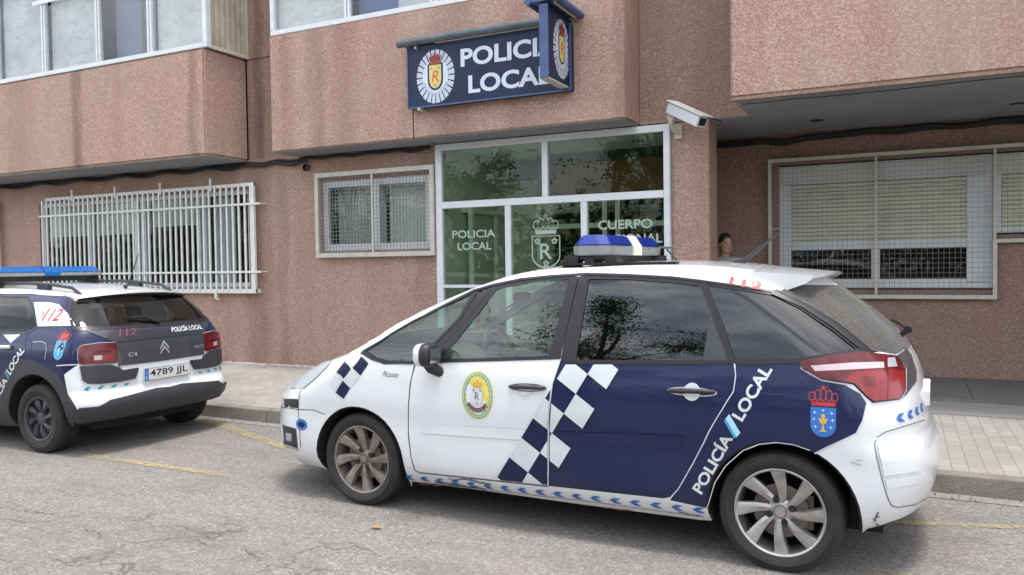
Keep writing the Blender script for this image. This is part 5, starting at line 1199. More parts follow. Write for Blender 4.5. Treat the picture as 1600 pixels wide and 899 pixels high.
# light bar across the roof
def lightbar(car, u0, u1, v0, v1, z0, zm, z1, topmat, root, centre='dome_cream', gaps=(0,), slope=.045):
    def slab(va, vb, za, zb, sa, sb, ea, eb, mi, b):   # octagonal ends: ea/eb = end taper
        c = .05
        def ringz(z, s, e_a, e_b): return [(u0 + s, va + e_a + c if e_a is not None else va, z)]
        lo = [(u0 + sa, va, za), (u1 - sa, va, za), (u1 - sa, vb, za), (u0 + sa, vb, za)]
        lo = [(u0 + sa + (c if ea else 0), va + (ea and sa), za), (u1 - sa - (c if ea else 0), va + (ea and sa), za)] + ([(u1 - sa, va + c + sa, za)] if ea else []) + ([(u1 - sa, vb - c - sa, za)] if eb else []) + [(u1 - sa - (c if eb else 0), vb - (eb and sa), za), (u0 + sa + (c if eb else 0), vb - (eb and sa), za)] + ([(u0 + sa, vb - c - sa, za)] if eb else []) + ([(u0 + sa, va + c + sa, za)] if ea else [])
        hi = [(u0 + sb + (c if ea else 0), va + (ea and sb), zb), (u1 - sb - (c if ea else 0), va + (ea and sb), zb)] + ([(u1 - sb, va + c + sb, zb)] if ea else []) + ([(u1 - sb, vb - c - sb, zb)] if eb else []) + [(u1 - sb - (c if eb else 0), vb - (eb and sb), zb), (u0 + sb + (c if eb else 0), vb - (eb and sb), zb)] + ([(u0 + sb, vb - c - sb, zb)] if eb else []) + ([(u0 + sb, va + c + sb, zb)] if ea else [])
        n = len(lo); b.add(lo + hi, [list(range(n))[::-1], list(range(n, 2 * n))] + [[i, (i + 1) % n, n + (i + 1) % n, n + i] for i in range(n)], mi)
    cw = .085; b = MB(); slab(v0, -cw, z0, zm, .004, 0, 1, 0, 0, b); slab(cw, v1, z0, zm, .004, 0, 0, 1, 0, b)
    lb = b.build('light_bar', 'dome_clear', root, bevel=.005)
    b = MB(); slab(v0 + .003, -cw, zm + .002, z1, .002, slope, 1, 0, 0, b); slab(cw, v1 - .003, zm + .002, z1, .002, slope, 0, 1, 0, b); b.build('blue_dome', topmat, lb, bevel=.006)
    b = MB(); slab(-cw + .001, cw - .001, z0 - .002, z1 + .002, .0, slope * .0, 0, 0, 0, b) if centre == 'dome_cream' and 0 else None
    b.add([(u0 - .003, s_ * (cw - .002), z) for z in (z0,) for s_ in (-1, 1)] + [(u0 - .003, s_ * (cw - .002), zm) for s_ in (-1, 1)] + [(u0 + slope - .003, s_ * (cw - .002), z1 + .003) for s_ in (-1, 1)] + [(u1 - slope + .003, s_ * (cw - .002), z1 + .003) for s_ in (-1, 1)] + [(u1 + .003, s_ * (cw - .002), zm) for s_ in (-1, 1)] + [(u1 + .003, s_ * (cw - .002), z0) for s_ in (-1, 1)],
          [(0, 1, 3, 2), (2, 3, 5, 4), (4, 5, 7, 6), (6, 7, 9, 8), (8, 9, 11, 10), (0, 2, 4, 6, 8, 10), (1, 11, 9, 7, 5, 3)])
    b.build('centre_section', centre, lb)
    b = MB()
    for k in range(10):
        v = v0 + .08 + (v1 - v0 - .16) * k / 9
        if abs(v) > cw + .03: b.lathe([(.012, 0), (.035, .035)], ((u0 + u1) / 2 - .03, v, zm - .03), (-1, 0, 0), 12); b.lathe([(.012, 0), (.035, .035)], ((u0 + u1) / 2 + .03, v, zm - .03), (1, 0, 0), 12)
    b.box(u0 + .03, u1 - .03, v0 + .05, v1 - .05, z0 + .004, z0 + .012); b.build('reflector', 'chrome', lb)
    return lb
lb = lightbar(C1, 2.27, 2.52, -.56, .56, 1.672, 1.732, 1.800, 'dome_blue', mv)
b = MB()
for s_ in (-1, 1):
    b.box(2.24, 2.56, s_ * .50 - .02, s_ * .50 + .02, 1.648, 1.672)
    b.add([(2.20, s_ * .53, 1.60), (2.30, s_ * .53, 1.60), (2.32, s_ * .53, 1.665), (2.26, s_ * .53, 1.665), (2.20, s_ * .44, 1.61), (2.30, s_ * .44, 1.61), (2.32, s_ * .44, 1.665), (2.26, s_ * .44, 1.665)], [(0, 1, 2, 3), (4, 7, 6, 5), (0, 3, 7, 4), (1, 5, 6, 2), (3, 2, 6, 7)])
    b.add([(2.60, s_ * .53, 1.605), (2.50, s_ * .53, 1.605), (2.48, s_ * .53, 1.665), (2.54, s_ * .53, 1.665), (2.60, s_ * .44, 1.61), (2.50, s_ * .44, 1.61), (2.48, s_ * .44, 1.665), (2.54, s_ * .44, 1.665)], [(0, 1, 2, 3), (4, 7, 6, 5), (0, 3, 7, 4), (1, 5, 6, 2), (3, 2, 6, 7)])
b.box(2.30, 2.48, -.5, .5, 1.635, 1.67); b.box(2.36, 2.42, -.54, -.46, 1.615, 1.65); b.build('bar_mount', 'black_plastic', mv)
b = MB(); b.tube([(2.44, .50, 1.73), (2.60, .56, 1.73)], .008, 6); b.tube([(2.56, .52, 1.72), (2.64, .53, 1.63)], .007, 6); b.build('bar_clip', 'cladding', mv)
# headlining so that the cabin is dark
b = MB(); b.add([(1.95, -.60, 1.545), (1.95, .60, 1.545), (3.6, .55, 1.50), (3.6, -.55, 1.50), (2.7, -.60, 1.575), (2.7, .60, 1.575)], [(0, 1, 5, 4), (4, 5, 2, 3)]); b.build('headlining', 'dash', mv)

# ------------------------------------------------------------------ the small crossover
K = thing('police_car', 'navy police hatchback with black cladding and plate 4789 JJL, parked at the left', 'police car', (-10.23, 5.35, 0), 0, local=True)
C2 = Car(K, (-10.23, 5.35, 0), 0,
    uf=[(.15, .05), (.3, -.08), (.5, -.11), (.7, -.05), (.9, .1), (1.3, .5)],
    ur=[(.2, 3.82), (.28, 3.91), (.36, 3.99), (.44, 4.01), (.49, 4.0), (.53, 3.965), (.65, 3.945), (.8, 3.935), (.95, 3.925), (1.03, 3.90), (1.11, 3.85), (1.2, 3.765), (1.36, 3.60), (1.43, 3.52)],
    Rf=[(.2, .55), (1, .6)], Rr=[(.2, .34), (.6, .32), (.95, .30), (1.1, .28), (1.4, .25)],
    hw=[(.2, .82), (.3, .845), (.5, .865), (.75, .868), (.9, .855), (1.0, .825), (1.1, .775), (1.2, .735), (1.35, .655), (1.45, .60)],
    e=[(-.12, .66), (.1, .80), (.35, .91), (.7, .99), (1.0, 1.12), (1.4, 1.30), (1.8, 1.42), (2.2, 1.455), (2.7, 1.455), (3.1, 1.435), (3.4, 1.41), (3.6, 1.39), (3.8, 1.37)],
    crown=[(-.1, .0), (.2, .03), (.9, .05), (1.8, .045), (2.6, .045), (3.2, .04), (3.6, .03)], Ls=3.2, pr=.62,
    zb=[(-.1, .22), (.5, .2), (3.0, .21), (3.65, .30), (3.9, .31), (4.05, .32)])
Q = lambda L: C2.pxs([(x / 2.568, 380 + y / 2.568) for x, y in L])
QO = lambda L: C2.pxs([(x / 2.568, 380 + y / 2.568) for x, y in L], False)          # surveyed from the enlarged rear view
Q4 = lambda L: C2.pxs([(110 + x / 5.99, 500 + y / 5.99) for x, y in L])
Q3 = lambda L: C2.pxs([(x / 4.086, 500 + y / 4.086) for x, y in L])
am2 = C2.amax; mir = lambda L: [(2 * am2 - a, z) for a, z in L][::-1]
fa2 = C2.uzs(circ(.705, .30, .40, 200, -20, 24)); ra2 = C2.uzs(circ(3.315, .31, .405, 196, -8, 24))
zp = lambda u: C2.uz(u, C2.zb(u))
outl = [(C2.amin, .22), C2.uz(.26, .2)] + fa2 + [zp(1.2), zp(2), zp(2.8)] + ra2 + [zp(3.76), C2.uz(3.9, .31), (C2.Ls + .45, .32), (am2, .32)]
outl += [(am2 - (am2 - C2.amin) * k / 110, C2.E(am2 - (am2 - C2.amin) * k / 110)) for k in range(111)]
sg1 = C2.uzs([(.95, 1.02), (1.25, 1.18), (1.65, 1.355), (1.9, 1.395), (2.0, 1.40), (2.0, 1.03)])
sg2 = C2.uzs([(2.06, 1.03), (2.06, 1.40), (2.5, 1.405)]) + QO([(0, 212), (112, 214), (132, 270), (150, 335), (108, 362), (0, 364)])
rg = [C2.uz(3.455, 1.372), C2.uz(3.50, 1.34), C2.uz(3.575, 1.25), C2.uz(3.665, 1.15), C2.uz(3.70, 1.115)]
rg = rg + [(C2.Ls + .55, 1.105), (am2, 1.10)] ; rgt = [(am2, 1.38), (C2.Ls + .5, 1.38)]
rearglass = rg + rgt
clad = C2.uzs([(-.05, .21), (.2, .44), (.25, .62), (.45, .78), (.70, .82), (1.0, .76), (1.2, .6), (1.24, .42), (2.7, .42), (2.80, .60), (2.92, .755), (3.13, .84), (3.30, .835), (3.45, .795), (3.64, .72), (3.74, .62), (3.80, .50), (3.84, .38), (3.87, .2), (2, .1), (.1, .1)])
side_white = [Q3([(410, 350)])[0], Q3([(495, 290)])[0]] + [(C2.Ls + .32, .83), (am2, .80), (am2, .10), C2.uz(3.8, .10)] + C2.uzs([(3.87, .2), (3.84, .38), (3.80, .50), (3.74, .62)])
roofz = [(C2.amin + .5, 1.9)] + [C2.uz(u, C2.e(u) - dz) for u, dz in ((1.0, .03), (1.5, .03), (2.0, .03), (2.9, .03), (3.1, .032), (3.3, .02), (3.45, .012), (3.6, .0))] + [(am2, 1.36), (am2, 1.9)]
cwhite = Q([(137, 238), (200, 238), (240, 248), (270, 280), (305, 332), (152, 335)])
for side in (-1, 1):
    bs = C2.patch('body_side', outl, [sg1, sg2, rearglass], ['paint_navy', 'paint_white', 'cladding', 'trim_black'], [(side_white, 1), (roofz, 1), (clad, 2)], side=side)
    C2.patch('window', inset(sg1, -.003), (), ['glass_clear'], off=-.004, side=side); C2.patch('window', inset(sg2, -.003), (), ['glass_rear'], off=-.004, side=side)
    C2.ribbon('window_trim', sg2, .018, 'trim_black', .003, side, closed=True); C2.ribbon('window_trim', sg1, .018, 'trim_black', .003, side, closed=True)
    C2.patch('pillar_panel', cwhite, (), ['decal_white'], off=.004, side=side)
    c = Vector(Q([(212, 288)])[0]); s_ = 1 if side < 0 else -1
    C2.decal('emergency_number', dotext('112', .24, .105, 'decal_red', shear=.3, bold=.01), c, (s_, 0), (0, 1), side=side, base=.006)
    d = Decal(); d.poly([(-.02, -.03), (-.01, -.03), (.015, 0), (-.01, .03), (-.02, .03), (.003, 0)], 'decal_redwear', 0); C2.decal('arrow_mark', d, c + Vector((-.17, 0)), (s_, 0), (0, 1), side=side, base=.006)
    # crest and lettering
    c = Vector(Q([(236, 432)])[0]); d = Decal(); d.poly(shield(0, 0, .125, .16), 'decal_cyan', 0)
    for x, y in ((-.035, .04), (.035, .04), (-.04, 0), (.04, 0), (0, -.04)): d.poly(ellipse(x, y, .006, .006, 8), 'decal_white', 1)
    d.poly([(-.018, .02), (.018, .02), (.006, -.008), (.012, -.035), (-.012, -.035), (-.006, -.008)], 'decal_pale', 1); crown2d(d, .01, .125, .14, .09, 'decal_red', 0); d.poly(ellipse(.01, .12, .05, .025, 16), 'decal_red', 0)
    C2.decal('regional_crest', d, c, (s_, 0), (0, 1), side=side)
    A = C2.U(Q([(0, 590)])[0]); B = C2.U(Q([(92, 425)])[0]); dr = B - A; L_ = dr.length; dr.normalize(); up = Vector((-dr.y, dr.x)); d = Decal()
    d.mesh(fit_text('LOCAL', L_ * .60, .075, bold=.03), 'decal_white', 0, L_ * .72, 0); d.mesh(fit_text('POLICÍA', L_ * .85, .08, bold=.03), 'decal_white', 0, -L_ * .12, 0); d.poly([(L_ * .33, -.04), (L_ * .37, -.04), (L_ * .41, .04), (L_ * .37, .04)], 'decal_cyan', 0)
    C2.decal('lettering', d, C2.uz(*(A if side < 0 else A + dr * L_)), dr * -side, up * -side, side=side)
    C2.ribbon('fuel_flap', QO([(132, 398), (165, 395), (184, 402), (186, 430), (180, 468)]), .005, 'seam_light', .0015, side); C2.ribbon('fuel_flap', QO([(180, 470), (122, 466), (124, 420), (132, 398)]), .004, 'seam', .0015, side)
    # door handle & rear door seam
    C2.ribbon('seam', QO([(112, 364), (104, 385), (100, 430), (90, 470), (60, 520)]), .006, 'seam', .001, side)
    p = C2.map(*Q([(20, 418)])[0], .02, side)[0]; b = MB(); b.tube([p + Vector((-.10, -side * .01, 0)), p + Vector((-.04, side * .02, 0)), p + Vector((.04, side * .02, 0)), p + Vector((.09, -side * .01, .0))], .018, 8); b.build('door_handle', 'decal_white', K, smooth=1)
    C2.patch('door_flash', Q([(12, 366), (84, 366), (44, 402)]), (), ['decal_white'], off=.002, side=side)
    C2.ribbon('seam', QO([(226, 492), (300, 488), (315, 487)]), .010, 'seam_light', .0015, side)
    C2.ribbon('seam', QO([(252, 250), (290, 300), (330, 352), (346, 398)]), .006, 'seam', .0015, side)
    arch_liner(C2, fa2, side); arch_liner(C2, ra2, side); C2.ribbon('arch_lip', ra2, .02, 'under', -.003, side)
    # lamp, bumper block
    TL = Q([(315, 424), (328, 412), (395, 402), (462, 400), (468, 440), (470, 474), (462, 482), (330, 488), (317, 482), (313, 450)])
    tl = C2.patch('tail_light', TL, (), ['lens_red', 'lens_bright', 'lens_white', 'lens_dark'], [(Q([(340, 430), (455, 418), (458, 472), (345, 478)]), 3), (Q([(350, 440), (448, 428), (450, 450), (352, 456)]), 0), (Q([(375, 452), (408, 450), (408, 468), (376, 470)]), 2), (Q([(412, 450), (446, 446), (448, 464), (412, 468)]), 1)], off=.014, side=side, thick=.016)
    C2.ribbon('lamp_edge', TL, .012, 'seam_light', .003, side, closed=True, parent=tl)
    BK = Q([(320, 494), (440, 487), (476, 500), (490, 510), (553, 500), (552, 512), (540, 543), (480, 556), (400, 565), (350, 564), (330, 550)])
    C2.patch('bumper_block', BK, (), ['cladding'], off=.016, side=side, thick=.02)
    LB = QO([(285, 690), (320, 662), (395, 656), (418, 645), (440, 630)]) + [(C2.Ls + .98, .515), (am2, .505), (am2, .312)] + [(C2.Ls + .45, .312), C2.uz(3.88, .31), C2.uz(3.78, .30)]
    C2.patch('rear_bumper', LB, (), ['cladding'], off=.014, side=side, thick=.02)
    d = Decal(); S0 = Vector(Q([(352, 588)])[0]); S1 = Vector(Q([(508, 572)])[0])
    for k in range(4):
        q = (S1 - S0) * (k / 3); d = Decal(); chevron(d, q.x, q.y, .07, .045, 'decal_teal', -1)
        mb, mats = d.mb(lambda x, y, kk: C2.map(S0.x + x, S0.y + y, kk, side)[0], .0025, .001); mb.build('chevron_mark', mats, K)
    wheel(C2, .705, side * .835, .312, .20, side, 'cap', 'hubcap', .1); wheel(C2, 3.30, side * .835, .312, .20, side, 'cap', 'hubcap', .1)
    b = MB(); mc = Vector((1.12, side * .97, 1.02)); bean(mc.x, mc.y, mc.z, .06, .10, .07, b, 0); b.tube([mc, (mc.x + .03, side * .84, mc.z - .05)], .025, 8); b.build('wing_mirror', 'black_plastic', K, smooth=1)
    # roof rail
    zr = lambda u: C2.e(u) + .055; b = MB(); vr = side * .50
    b.tube([(1.7, vr, C2.e(1.7) + .01), (1.8, vr, zr(1.8)), (2.2, vr, zr(2.2)), (2.7, vr, zr(2.7)), (3.1, vr, zr(3.1)), (3.34, vr, zr(3.34) - .005), (3.46, vr, C2.e(3.46) + .0)], .015, 8); b.box(2.86, 3.03, vr - .018, vr + .018, C2.e(2.9) + .0, C2.e(2.9) + .05); b.build('roof_rail', 'black_plastic', K, smooth=.8)
# hatch
HP = Q4([(420, 212), (700, 175), (940, 140)]); HPn = Q4([(420, 212), (438, 380), (455, 440), (485, 452), (640, 430)])
hz = [(Q4([(420, 212)])[0])]
hatch_poly = [Q4([(420, 214)])[0], Q4([(432, 330)])[0], Q4([(445, 425)])[0], Q4([(485, 455)])[0], (C2.Ls + .62, .765), (am2, .76)]
hatch_poly = hatch_poly + mir(hatch_poly[:-1]) ; zt_ = hatch_poly[0][1]
hb = C2.patch('tailgate', [(a, z) for a, z in hatch_poly], (), ['paint_grey'], off=.005)
up_poly = [(hatch_poly[0][0], zt_ + .002)] + [C2.uz(3.79, 1.06), C2.uz(3.72, 1.10)]
b0 = [(C2.Ls + .40, 1.095), (am2, 1.092)]
zg = C2.patch('tailgate_top', [(hatch_poly[0][0], zt_ + .004)] + rg[3:5] + [(C2.Ls + .55, 1.105), (am2, 1.10), (2 * am2 - C2.Ls - .55, 1.105)] + mir(rg[3:5]) + [(2 * am2 - hatch_poly[0][0], zt_ + .004)], (), ['paint_slate_glare'], off=.004, parent=hb)  # upper band: its bluish grey glare is put into the paint colour
C2.ribbon('tailgate_crease', [hatch_poly[0], (am2, zt_ + .005), (2 * am2 - hatch_poly[0][0], zt_)], .008, 'seam_light' if 0 else 'seam', .007, parent=hb)
full = rg[:-1] + [(am2, 1.10)]
rgl = [C2.uz(3.44, 1.385)] + rg[1:5] + [(C2.Ls + .55, 1.105), (am2, 1.10)]
rgl = rgl + mir(rgl[:-1]) + [(am2, 1.39)]
rw = C2.patch('rear_window', rgl, (), ['glass_rear'], off=.002, parent=hb)
rv = rg[:5] + [(C2.Ls + .55, 1.105), (am2, 1.10)]; loop = rv + mir(rv[:-1])
C2.ribbon('window_seal', loop, .035, 'trim_black', .004, parent=hb)
# writing across the tailgate
def rear_decal(nm, d, pt, base=.008, rot=0):
    c = Vector(pt); return C2.decal(nm, d, c, (cos(rot), sin(rot)), (-sin(rot), cos(rot)), base=base, parent=hb, az=True)
pq = [Q4([q])[0] for q in ((530, 118), (1085, 76), (940, 240), (580, 322), (1210, 245), (1300, 470))]
rear_decal('emergency_number', dotext('112', .19, .065, 'decal_redfaint', bold=.02, shear=.2), pq[0]); rear_decal('lettering', dotext('POLICÍA LOCAL', .42, .055, 'decal_white', bold=.03, shear=.3), pq[1])
d = Decal()
for dy in (0, -.045): d.poly([(-.05, -.03 + dy), (0, .03 + dy), (0, .058 + dy), (-.05, -.004 + dy)], 'badge_silver', 0); d.poly([(0, .03 + dy), (.05, -.03 + dy), (.05, -.004 + dy), (0, .058 + dy)], 'badge_silver', 0)
rear_decal('emblem', d, (am2, pq[2][1]), .010); rear_decal('model_badge', dotext('C4', .09, .038, 'badge_silver', bold=.02), pq[3]); rear_decal('model_badge', dotext('CACTUS', .16, .028, 'badge_silver', bold=.02), pq[4])
# plate
cpl = Vector((am2 - .0, .655)); 
b = MB(); b.box(3.965, 3.978, -.265, .265, .600, .715); npl = b.build('number_plate', 'plate_white', K, bevel=.004)
fnp = lambda x, y, k: Vector((3.978 + k, x, .6575 + y)); d = Decal(); d.poly([(-.262, -.054), (-.215, -.054), (-.215, .054), (-.262, .054)], 'decal_blue', 0); d.mesh(fit_text('E', .018, .028), 'decal_white', 1, -.239, -.03)
for k in range(12): a = k * PI / 6; d.poly(ellipse(-.239 + .014 * cos(a), .018 + .014 * sin(a), .0022, .0022, 6), 'decal_yellow', 1)
d.mesh(fit_text('4789 JJL', .43, .078, bold=.012), 'trim_black', 0, .015, 0)
for a in ((-.264, .264, .0535, .0565), (-.264, .264, -.0565, -.0535), (.261, .264, -.0535, .0535)): d.poly([(a[0], a[2]), (a[1], a[2]), (a[1], a[3]), (a[0], a[3])], 'trim_black', 1)
mb, mats = d.mb(fnp, .001, .0008); mb.build('plate_lettering', mats, npl)
# tailgate wiper, roof lip, roof, glass
b = MB(); p = C2.map(am2 + .02, 1.115, .02, -1)[0]; b.tube([p, p + Vector((-.03, -.14, .05)), p + Vector((-.05, -.32, .055))], [.022, .014, .007], 8); b.build('rear_wiper', 'trim_black', K, smooth=1)
au2 = lambda u: C2.uz(u, C2.e(u))[0]
C2.top('bonnet', C2.amin, au2(.8), -1, 1, ['paint_white'], na=30); C2.top('windscreen', au2(.8), au2(1.75), -.94, .94, ['glass_clear'], na=30)
for s0 in (-1, 1): C2.top('windscreen_pillar', au2(.8), au2(1.75), min(s0, s0 * .94), max(s0, s0 * .94), ['paint_navy'], na=30, nw=3)
C2.top('roof', au2(1.75), am2, -1, 1, ['paint_white'], na=60)
b = MB(); vs = []; n = 17
for i in range(n):
    v = -.60 + 1.2 * i / (n - 1); k = abs(v) / .6; te = 3.66 - .10 * k ** 2.5
    vs += [(3.35, v, C2.e(3.35) + .040 - .045 * k ** 2.2), (te - .12, v, 1.425 - .03 * k ** 2.2), (te, v, 1.405 - .035 * k ** 2.2), (te - .01, v, 1.385 - .035 * k ** 2.2), (te - .15, v, 1.37 - .03 * k ** 2), (3.37, v, 1.38)]
fs = [(6 * i + j, 6 * i + (j + 1) % 6, 6 * i + 6 + (j + 1) % 6, 6 * i + 6 + j) for i in range(n - 1) for j in range(6)] + [tuple(range(6)), tuple(range(6 * n - 6, 6 * n))]
b.add(vs, fs); b.m = [1 if (i % 6) in (2, 3, 4) and i < 6 * (n - 1) else 0 for i in range(len(b.f))]; b.build('roof_spoiler', ['paint_white', 'trim_black'], K, smooth=.7)
b = MB(); b.tube([(3.42, -.0, 1.462), (3.46, 0, 1.475), (3.62, -.0, 1.78)], [.022, .008, .003], 8); b.build('antenna', 'black_plastic', K)
b = MB(); b.box(.2, 3.75, -.58, .58, .2, .36); b.box(1.15, 2.85, -.78, .78, .22, .36); b.box(3.6, 3.82, -.60, .60, .34, .50); b.build('underbody', 'under', K)
b = MB(); b.box(1.1, 3.5, -.70, .70, .36, .40); b.box(2.95, 3.62, -.62, .62, .4, .95); b.build('cabin_floor', 'interior_dark', K)
seat(C2, 1.75, -.35, root=K, hgt=1.06); seat(C2, 1.75, .35, root=K, hgt=1.06); seat(C2, 2.5, 0, 1.2, root=K, hgt=1.02)
lightbar(C2, 2.02, 2.34, -.60, .60, 1.575, 1.610, 1.672, 'dome_blue2', K, centre='dome_blue2', slope=.06)
b = MB(); b.box(2.10, 2.26, -.58, .58, 1.52, 1.575); b.box(2.05, 2.3, -.56, -.48, 1.46, 1.54); b.box(2.05, 2.3, .48, .56, 1.46, 1.54); b.build('bar_mount', 'black_plastic', K)

# ------------------------------------------------------------------ person beside the pillar
def skin_body(name, joints, edges, radii, mat, parent, sub=2):
    me = bpy.data.meshes.new(name); me.from_pydata(joints, edges, []); o = bpy.data.objects.new(name, me); COL.objects.link(o)
    o.modifiers.new('s', 'SKIN'); sv = me.skin_vertices[0].data if me.skin_vertices else None
    if sv is None:
        bm = bmesh.new(); bm.from_mesh(me); bm.verts.layers.skin.verify(); bm.to_mesh(me); bm.free(); sv = me.skin_vertices[0].data
    for i, r in enumerate(radii): sv[i].radius = (r, r) if not isinstance(r, tuple) else r
    sv[0].use_root = True
    m = o.modifiers.new('b', 'SUBSURF'); m.levels = sub; m.render_levels = sub
    dg = bpy.context.evaluated_depsgraph_get(); dg.update(); me2 = bpy.data.meshes.new_from_object(o.evaluated_get(dg)); bpy.data.objects.remove(o)
    me2.materials.clear(); me2.materials.append(MAT[mat]); me2.shade_smooth(); ob = bpy.data.objects.new(name, me2); COL.objects.link(ob); ob.parent = parent; ob['_base'] = (0, 0, 0); ob['_local'] = 1; return ob
pr = thing('person', 'dark haired man in a pale grey top looking out from behind the granite pillar', 'person', (-2.025, 10.28, .165), 0, local=True)
pr.scale = (1.0,) * 3
# joints in local coordinates; the man faces -Y, slightly to +X
J = {'pelvis': (0, 0, .93), 'spine': (0, .01, 1.12), 'chest': (0, .01, 1.36), 'neckb': (0, .01, 1.47), 'neck': (.0, -.01, 1.55), 'head': (.0, -.02, 1.60)}
for s_, n_ in ((-1, 'l'), (1, 'r')):
    J.update({'sh' + n_: (s_ * .175, .01, 1.45), 'el' + n_: (s_ * .23, .02, 1.13), 'wr' + n_: (s_ * .24, -.06, .88), 'pm' + n_: (s_ * .24, -.08, .82), 'hp' + n_: (s_ * .09, 0, .90), 'kn' + n_: (s_ * .10, -.02, .49), 'an' + n_: (s_ * .11, .02, .09), 'ft' + n_: (s_ * .13, -.13, .04)})
keys = list(J); ix = {k: i for i, k in enumerate(keys)}
rad = {'pelvis': (.15, .11), 'spine': (.14, .10), 'chest': (.165, .11), 'neckb': (.075, .07), 'neck': .056, 'head': .06, 'shl': .062, 'shr': .062, 'ell': .045, 'elr': .045, 'wrl': .029, 'wrr': .029, 'pml': (.035, .02), 'pmr': (.035, .02), 'hpl': .095, 'hpr': .095, 'knl': .06, 'knr': .06, 'anl': .042, 'anr': .042, 'ftl': .04, 'ftr': .04}
ed = [('pelvis', 'spine'), ('spine', 'chest'), ('chest', 'neckb'), ('neckb', 'neck'), ('neck', 'head')]
for n_ in 'lr': ed += [('chest', 'sh' + n_), ('sh' + n_, 'el' + n_), ('el' + n_, 'wr' + n_), ('wr' + n_, 'pm' + n_), ('pelvis', 'hp' + n_), ('hp' + n_, 'kn' + n_), ('kn' + n_, 'an' + n_), ('an' + n_, 'ft' + n_)]
body = skin_body('body', [J[k] for k in keys], [(ix[a], ix[b_]) for a, b_ in ed], [rad[k] for k in keys], 'skin', pr)
# hands
for s_ in (-1, 1):
    for k in range(4):
        x = s_ * .24 + (k - 1.5) * .0; y = -.115 + .021 * k; L = (.07, .08, .075, .058)[k]
        skin_body('finger', [(x, y, .82), (x - s_ * .004, y - .004, .82 - L * .5), (x - s_ * .018, y - .006, .82 - L * .85), (x - s_ * .03, y - .006, .82 - L)], [(0, 1), (1, 2), (2, 3)], [.010, .009, .008, .007], 'skin', body, 1)
    skin_body('thumb', [(s_ * .235, -.09, .85), (s_ * .22, -.125, .82), (s_ * .21, -.135, .785)], [(0, 1), (1, 2)], [.012, .010, .008], 'skin', body, 1)
# head: shaped lathe with face
def head_mesh():
    b = MB(); nz, nt = 26, 32; H = .25; z0 = 1.555
    prof = interp([(0, .030), (.06, .052), (.15, .062), (.3, .070), (.45, .0755), (.6, .078), (.75, .075), (.88, .058), (.96, .034), (1, .004)])
    dep = interp([(0, .045), (.06, .062), (.15, .074), (.3, .083), (.45, .092), (.6, .097), (.75, .094), (.88, .072), (.96, .042), (1, .005)])
    for i in range(nz + 1):
        q = i / nz; w = prof(q); dp = dep(q); cy = -.02 - (.012 if q < .3 else 0) * (1 - q / .3 if q < .3 else 0)
        for k in range(nt):
            th = 2 * PI * k / nt; x = w * cos(th); y = dp * sin(th)
            if y < 0:
                f = abs(x) / w
                nose = math.exp(-(x / .011) ** 2) * max(0, 1 - abs(q - .40) / .12) * .020
                brow = math.exp(-((q - .58) / .05) ** 2) * .005; eye = -math.exp(-((abs(x) - .030) / .014) ** 2 - ((q - .50) / .045) ** 2) * .009
                lip = math.exp(-(x / .024) ** 2 - ((q - .235) / .028) ** 2) * .006; chin = math.exp(-(x / .02) ** 2 - ((q - .06) / .05) ** 2) * .006
                y -= nose + brow + eye + lip + chin
            b.v.append(Vector((x, cy + y, z0 + q * H)))
    for i in range(nz):
        for k in range(nt): b.f.append([i * nt + k, i * nt + (k + 1) % nt, (i + 1) * nt + (k + 1) % nt, (i + 1) * nt + k]); b.m.append(0)
    return b
hd = head_mesh().build('head', 'skin', body, smooth=3.1)
b = MB()
for s_ in (-1, 1): bean(s_ * .080, -.015, 1.672, .010, .018, .032, b, 0)
b.build('ear', 'skin', body, smooth=1)
b = MB()
for s_ in (-1, 1): bean(s_ * .030, -.100, 1.681, .012, .007, .006, b, 0); bean(s_ * .030, -.105, 1.681, .005, .004, .005, b, 1); bean(s_ * .031, -.111, 1.700, .018, .006, .0035, b, 1)
bean(0, -.114, 1.614, .021, .005, .005, b, 2); b.build('face_features', ['eye_white', 'hair', 'lips'], body, smooth=1)
b = MB(); nz, nt = 16, 30
for i in range(nz + 1):
    for k in range(nt):
        th = 2 * PI * k / nt; front = max(0, -sin(th)); lo = 1.650 + .085 * front ** .6; q = i / nz; z = lo + (1.823 - lo) * q
        s_ = sqrt(max(0, 1 - max(0, (z - 1.70) / .124) ** 2)) if z > 1.70 else 1
        s_ *= 1 + .015 * sin(k * 5.1 + i * 2.3); b.v.append(Vector((.084 * cos(th) * s_, -.016 + .103 * sin(th) * s_, z)))
for i in range(nz):
    for k in range(nt): b.f.append([i * nt + k, i * nt + (k + 1) % nt, (i + 1) * nt + (k + 1) % nt, (i + 1) * nt + k]); b.m.append(0)
b.build('hair', 'hair', body, smooth=1)
sh = ['pelvis', 'spine', 'chest', 'neckb', 'shl', 'ell', 'shr', 'elr']; six = {k: i for i, k in enumerate(sh)}
def near(a, b_, t_): return tuple(Vector(J[a]).lerp(Vector(J[b_]), t_))
js = [J[k] for k in sh[:3]] + [(0, .0, 1.515), J['shl'], near('shl', 'ell', .7), J['shr'], near('shr', 'elr', .7)]
skin_body('shirt', js, [(0, 1), (1, 2), (2, 3), (2, 4), (4, 5), (2, 6), (6, 7)], [(.17, .13), (.16, .12), (.182, .13), (.088, .082), .078, .062, .078, .062], 'shirt', body)
skin_body('trousers', [J['pelvis'], J['hpl'], J['knl'], near('knl', 'anl', .92), J['hpr'], J['knr'], near('knr', 'anr', .92)], [(0, 1), (1, 2), (2, 3), (0, 4), (4, 5), (5, 6)], [(.155, .125), .108, .075, .062, .108, .075, .062], 'trousers', body)
b = MB()
for s_ in (-1, 1): bean(s_ * .12, -.06, .045, .05, .14, .05, b, 0)
b.build('shoes', 'shoe', body, smooth=1)
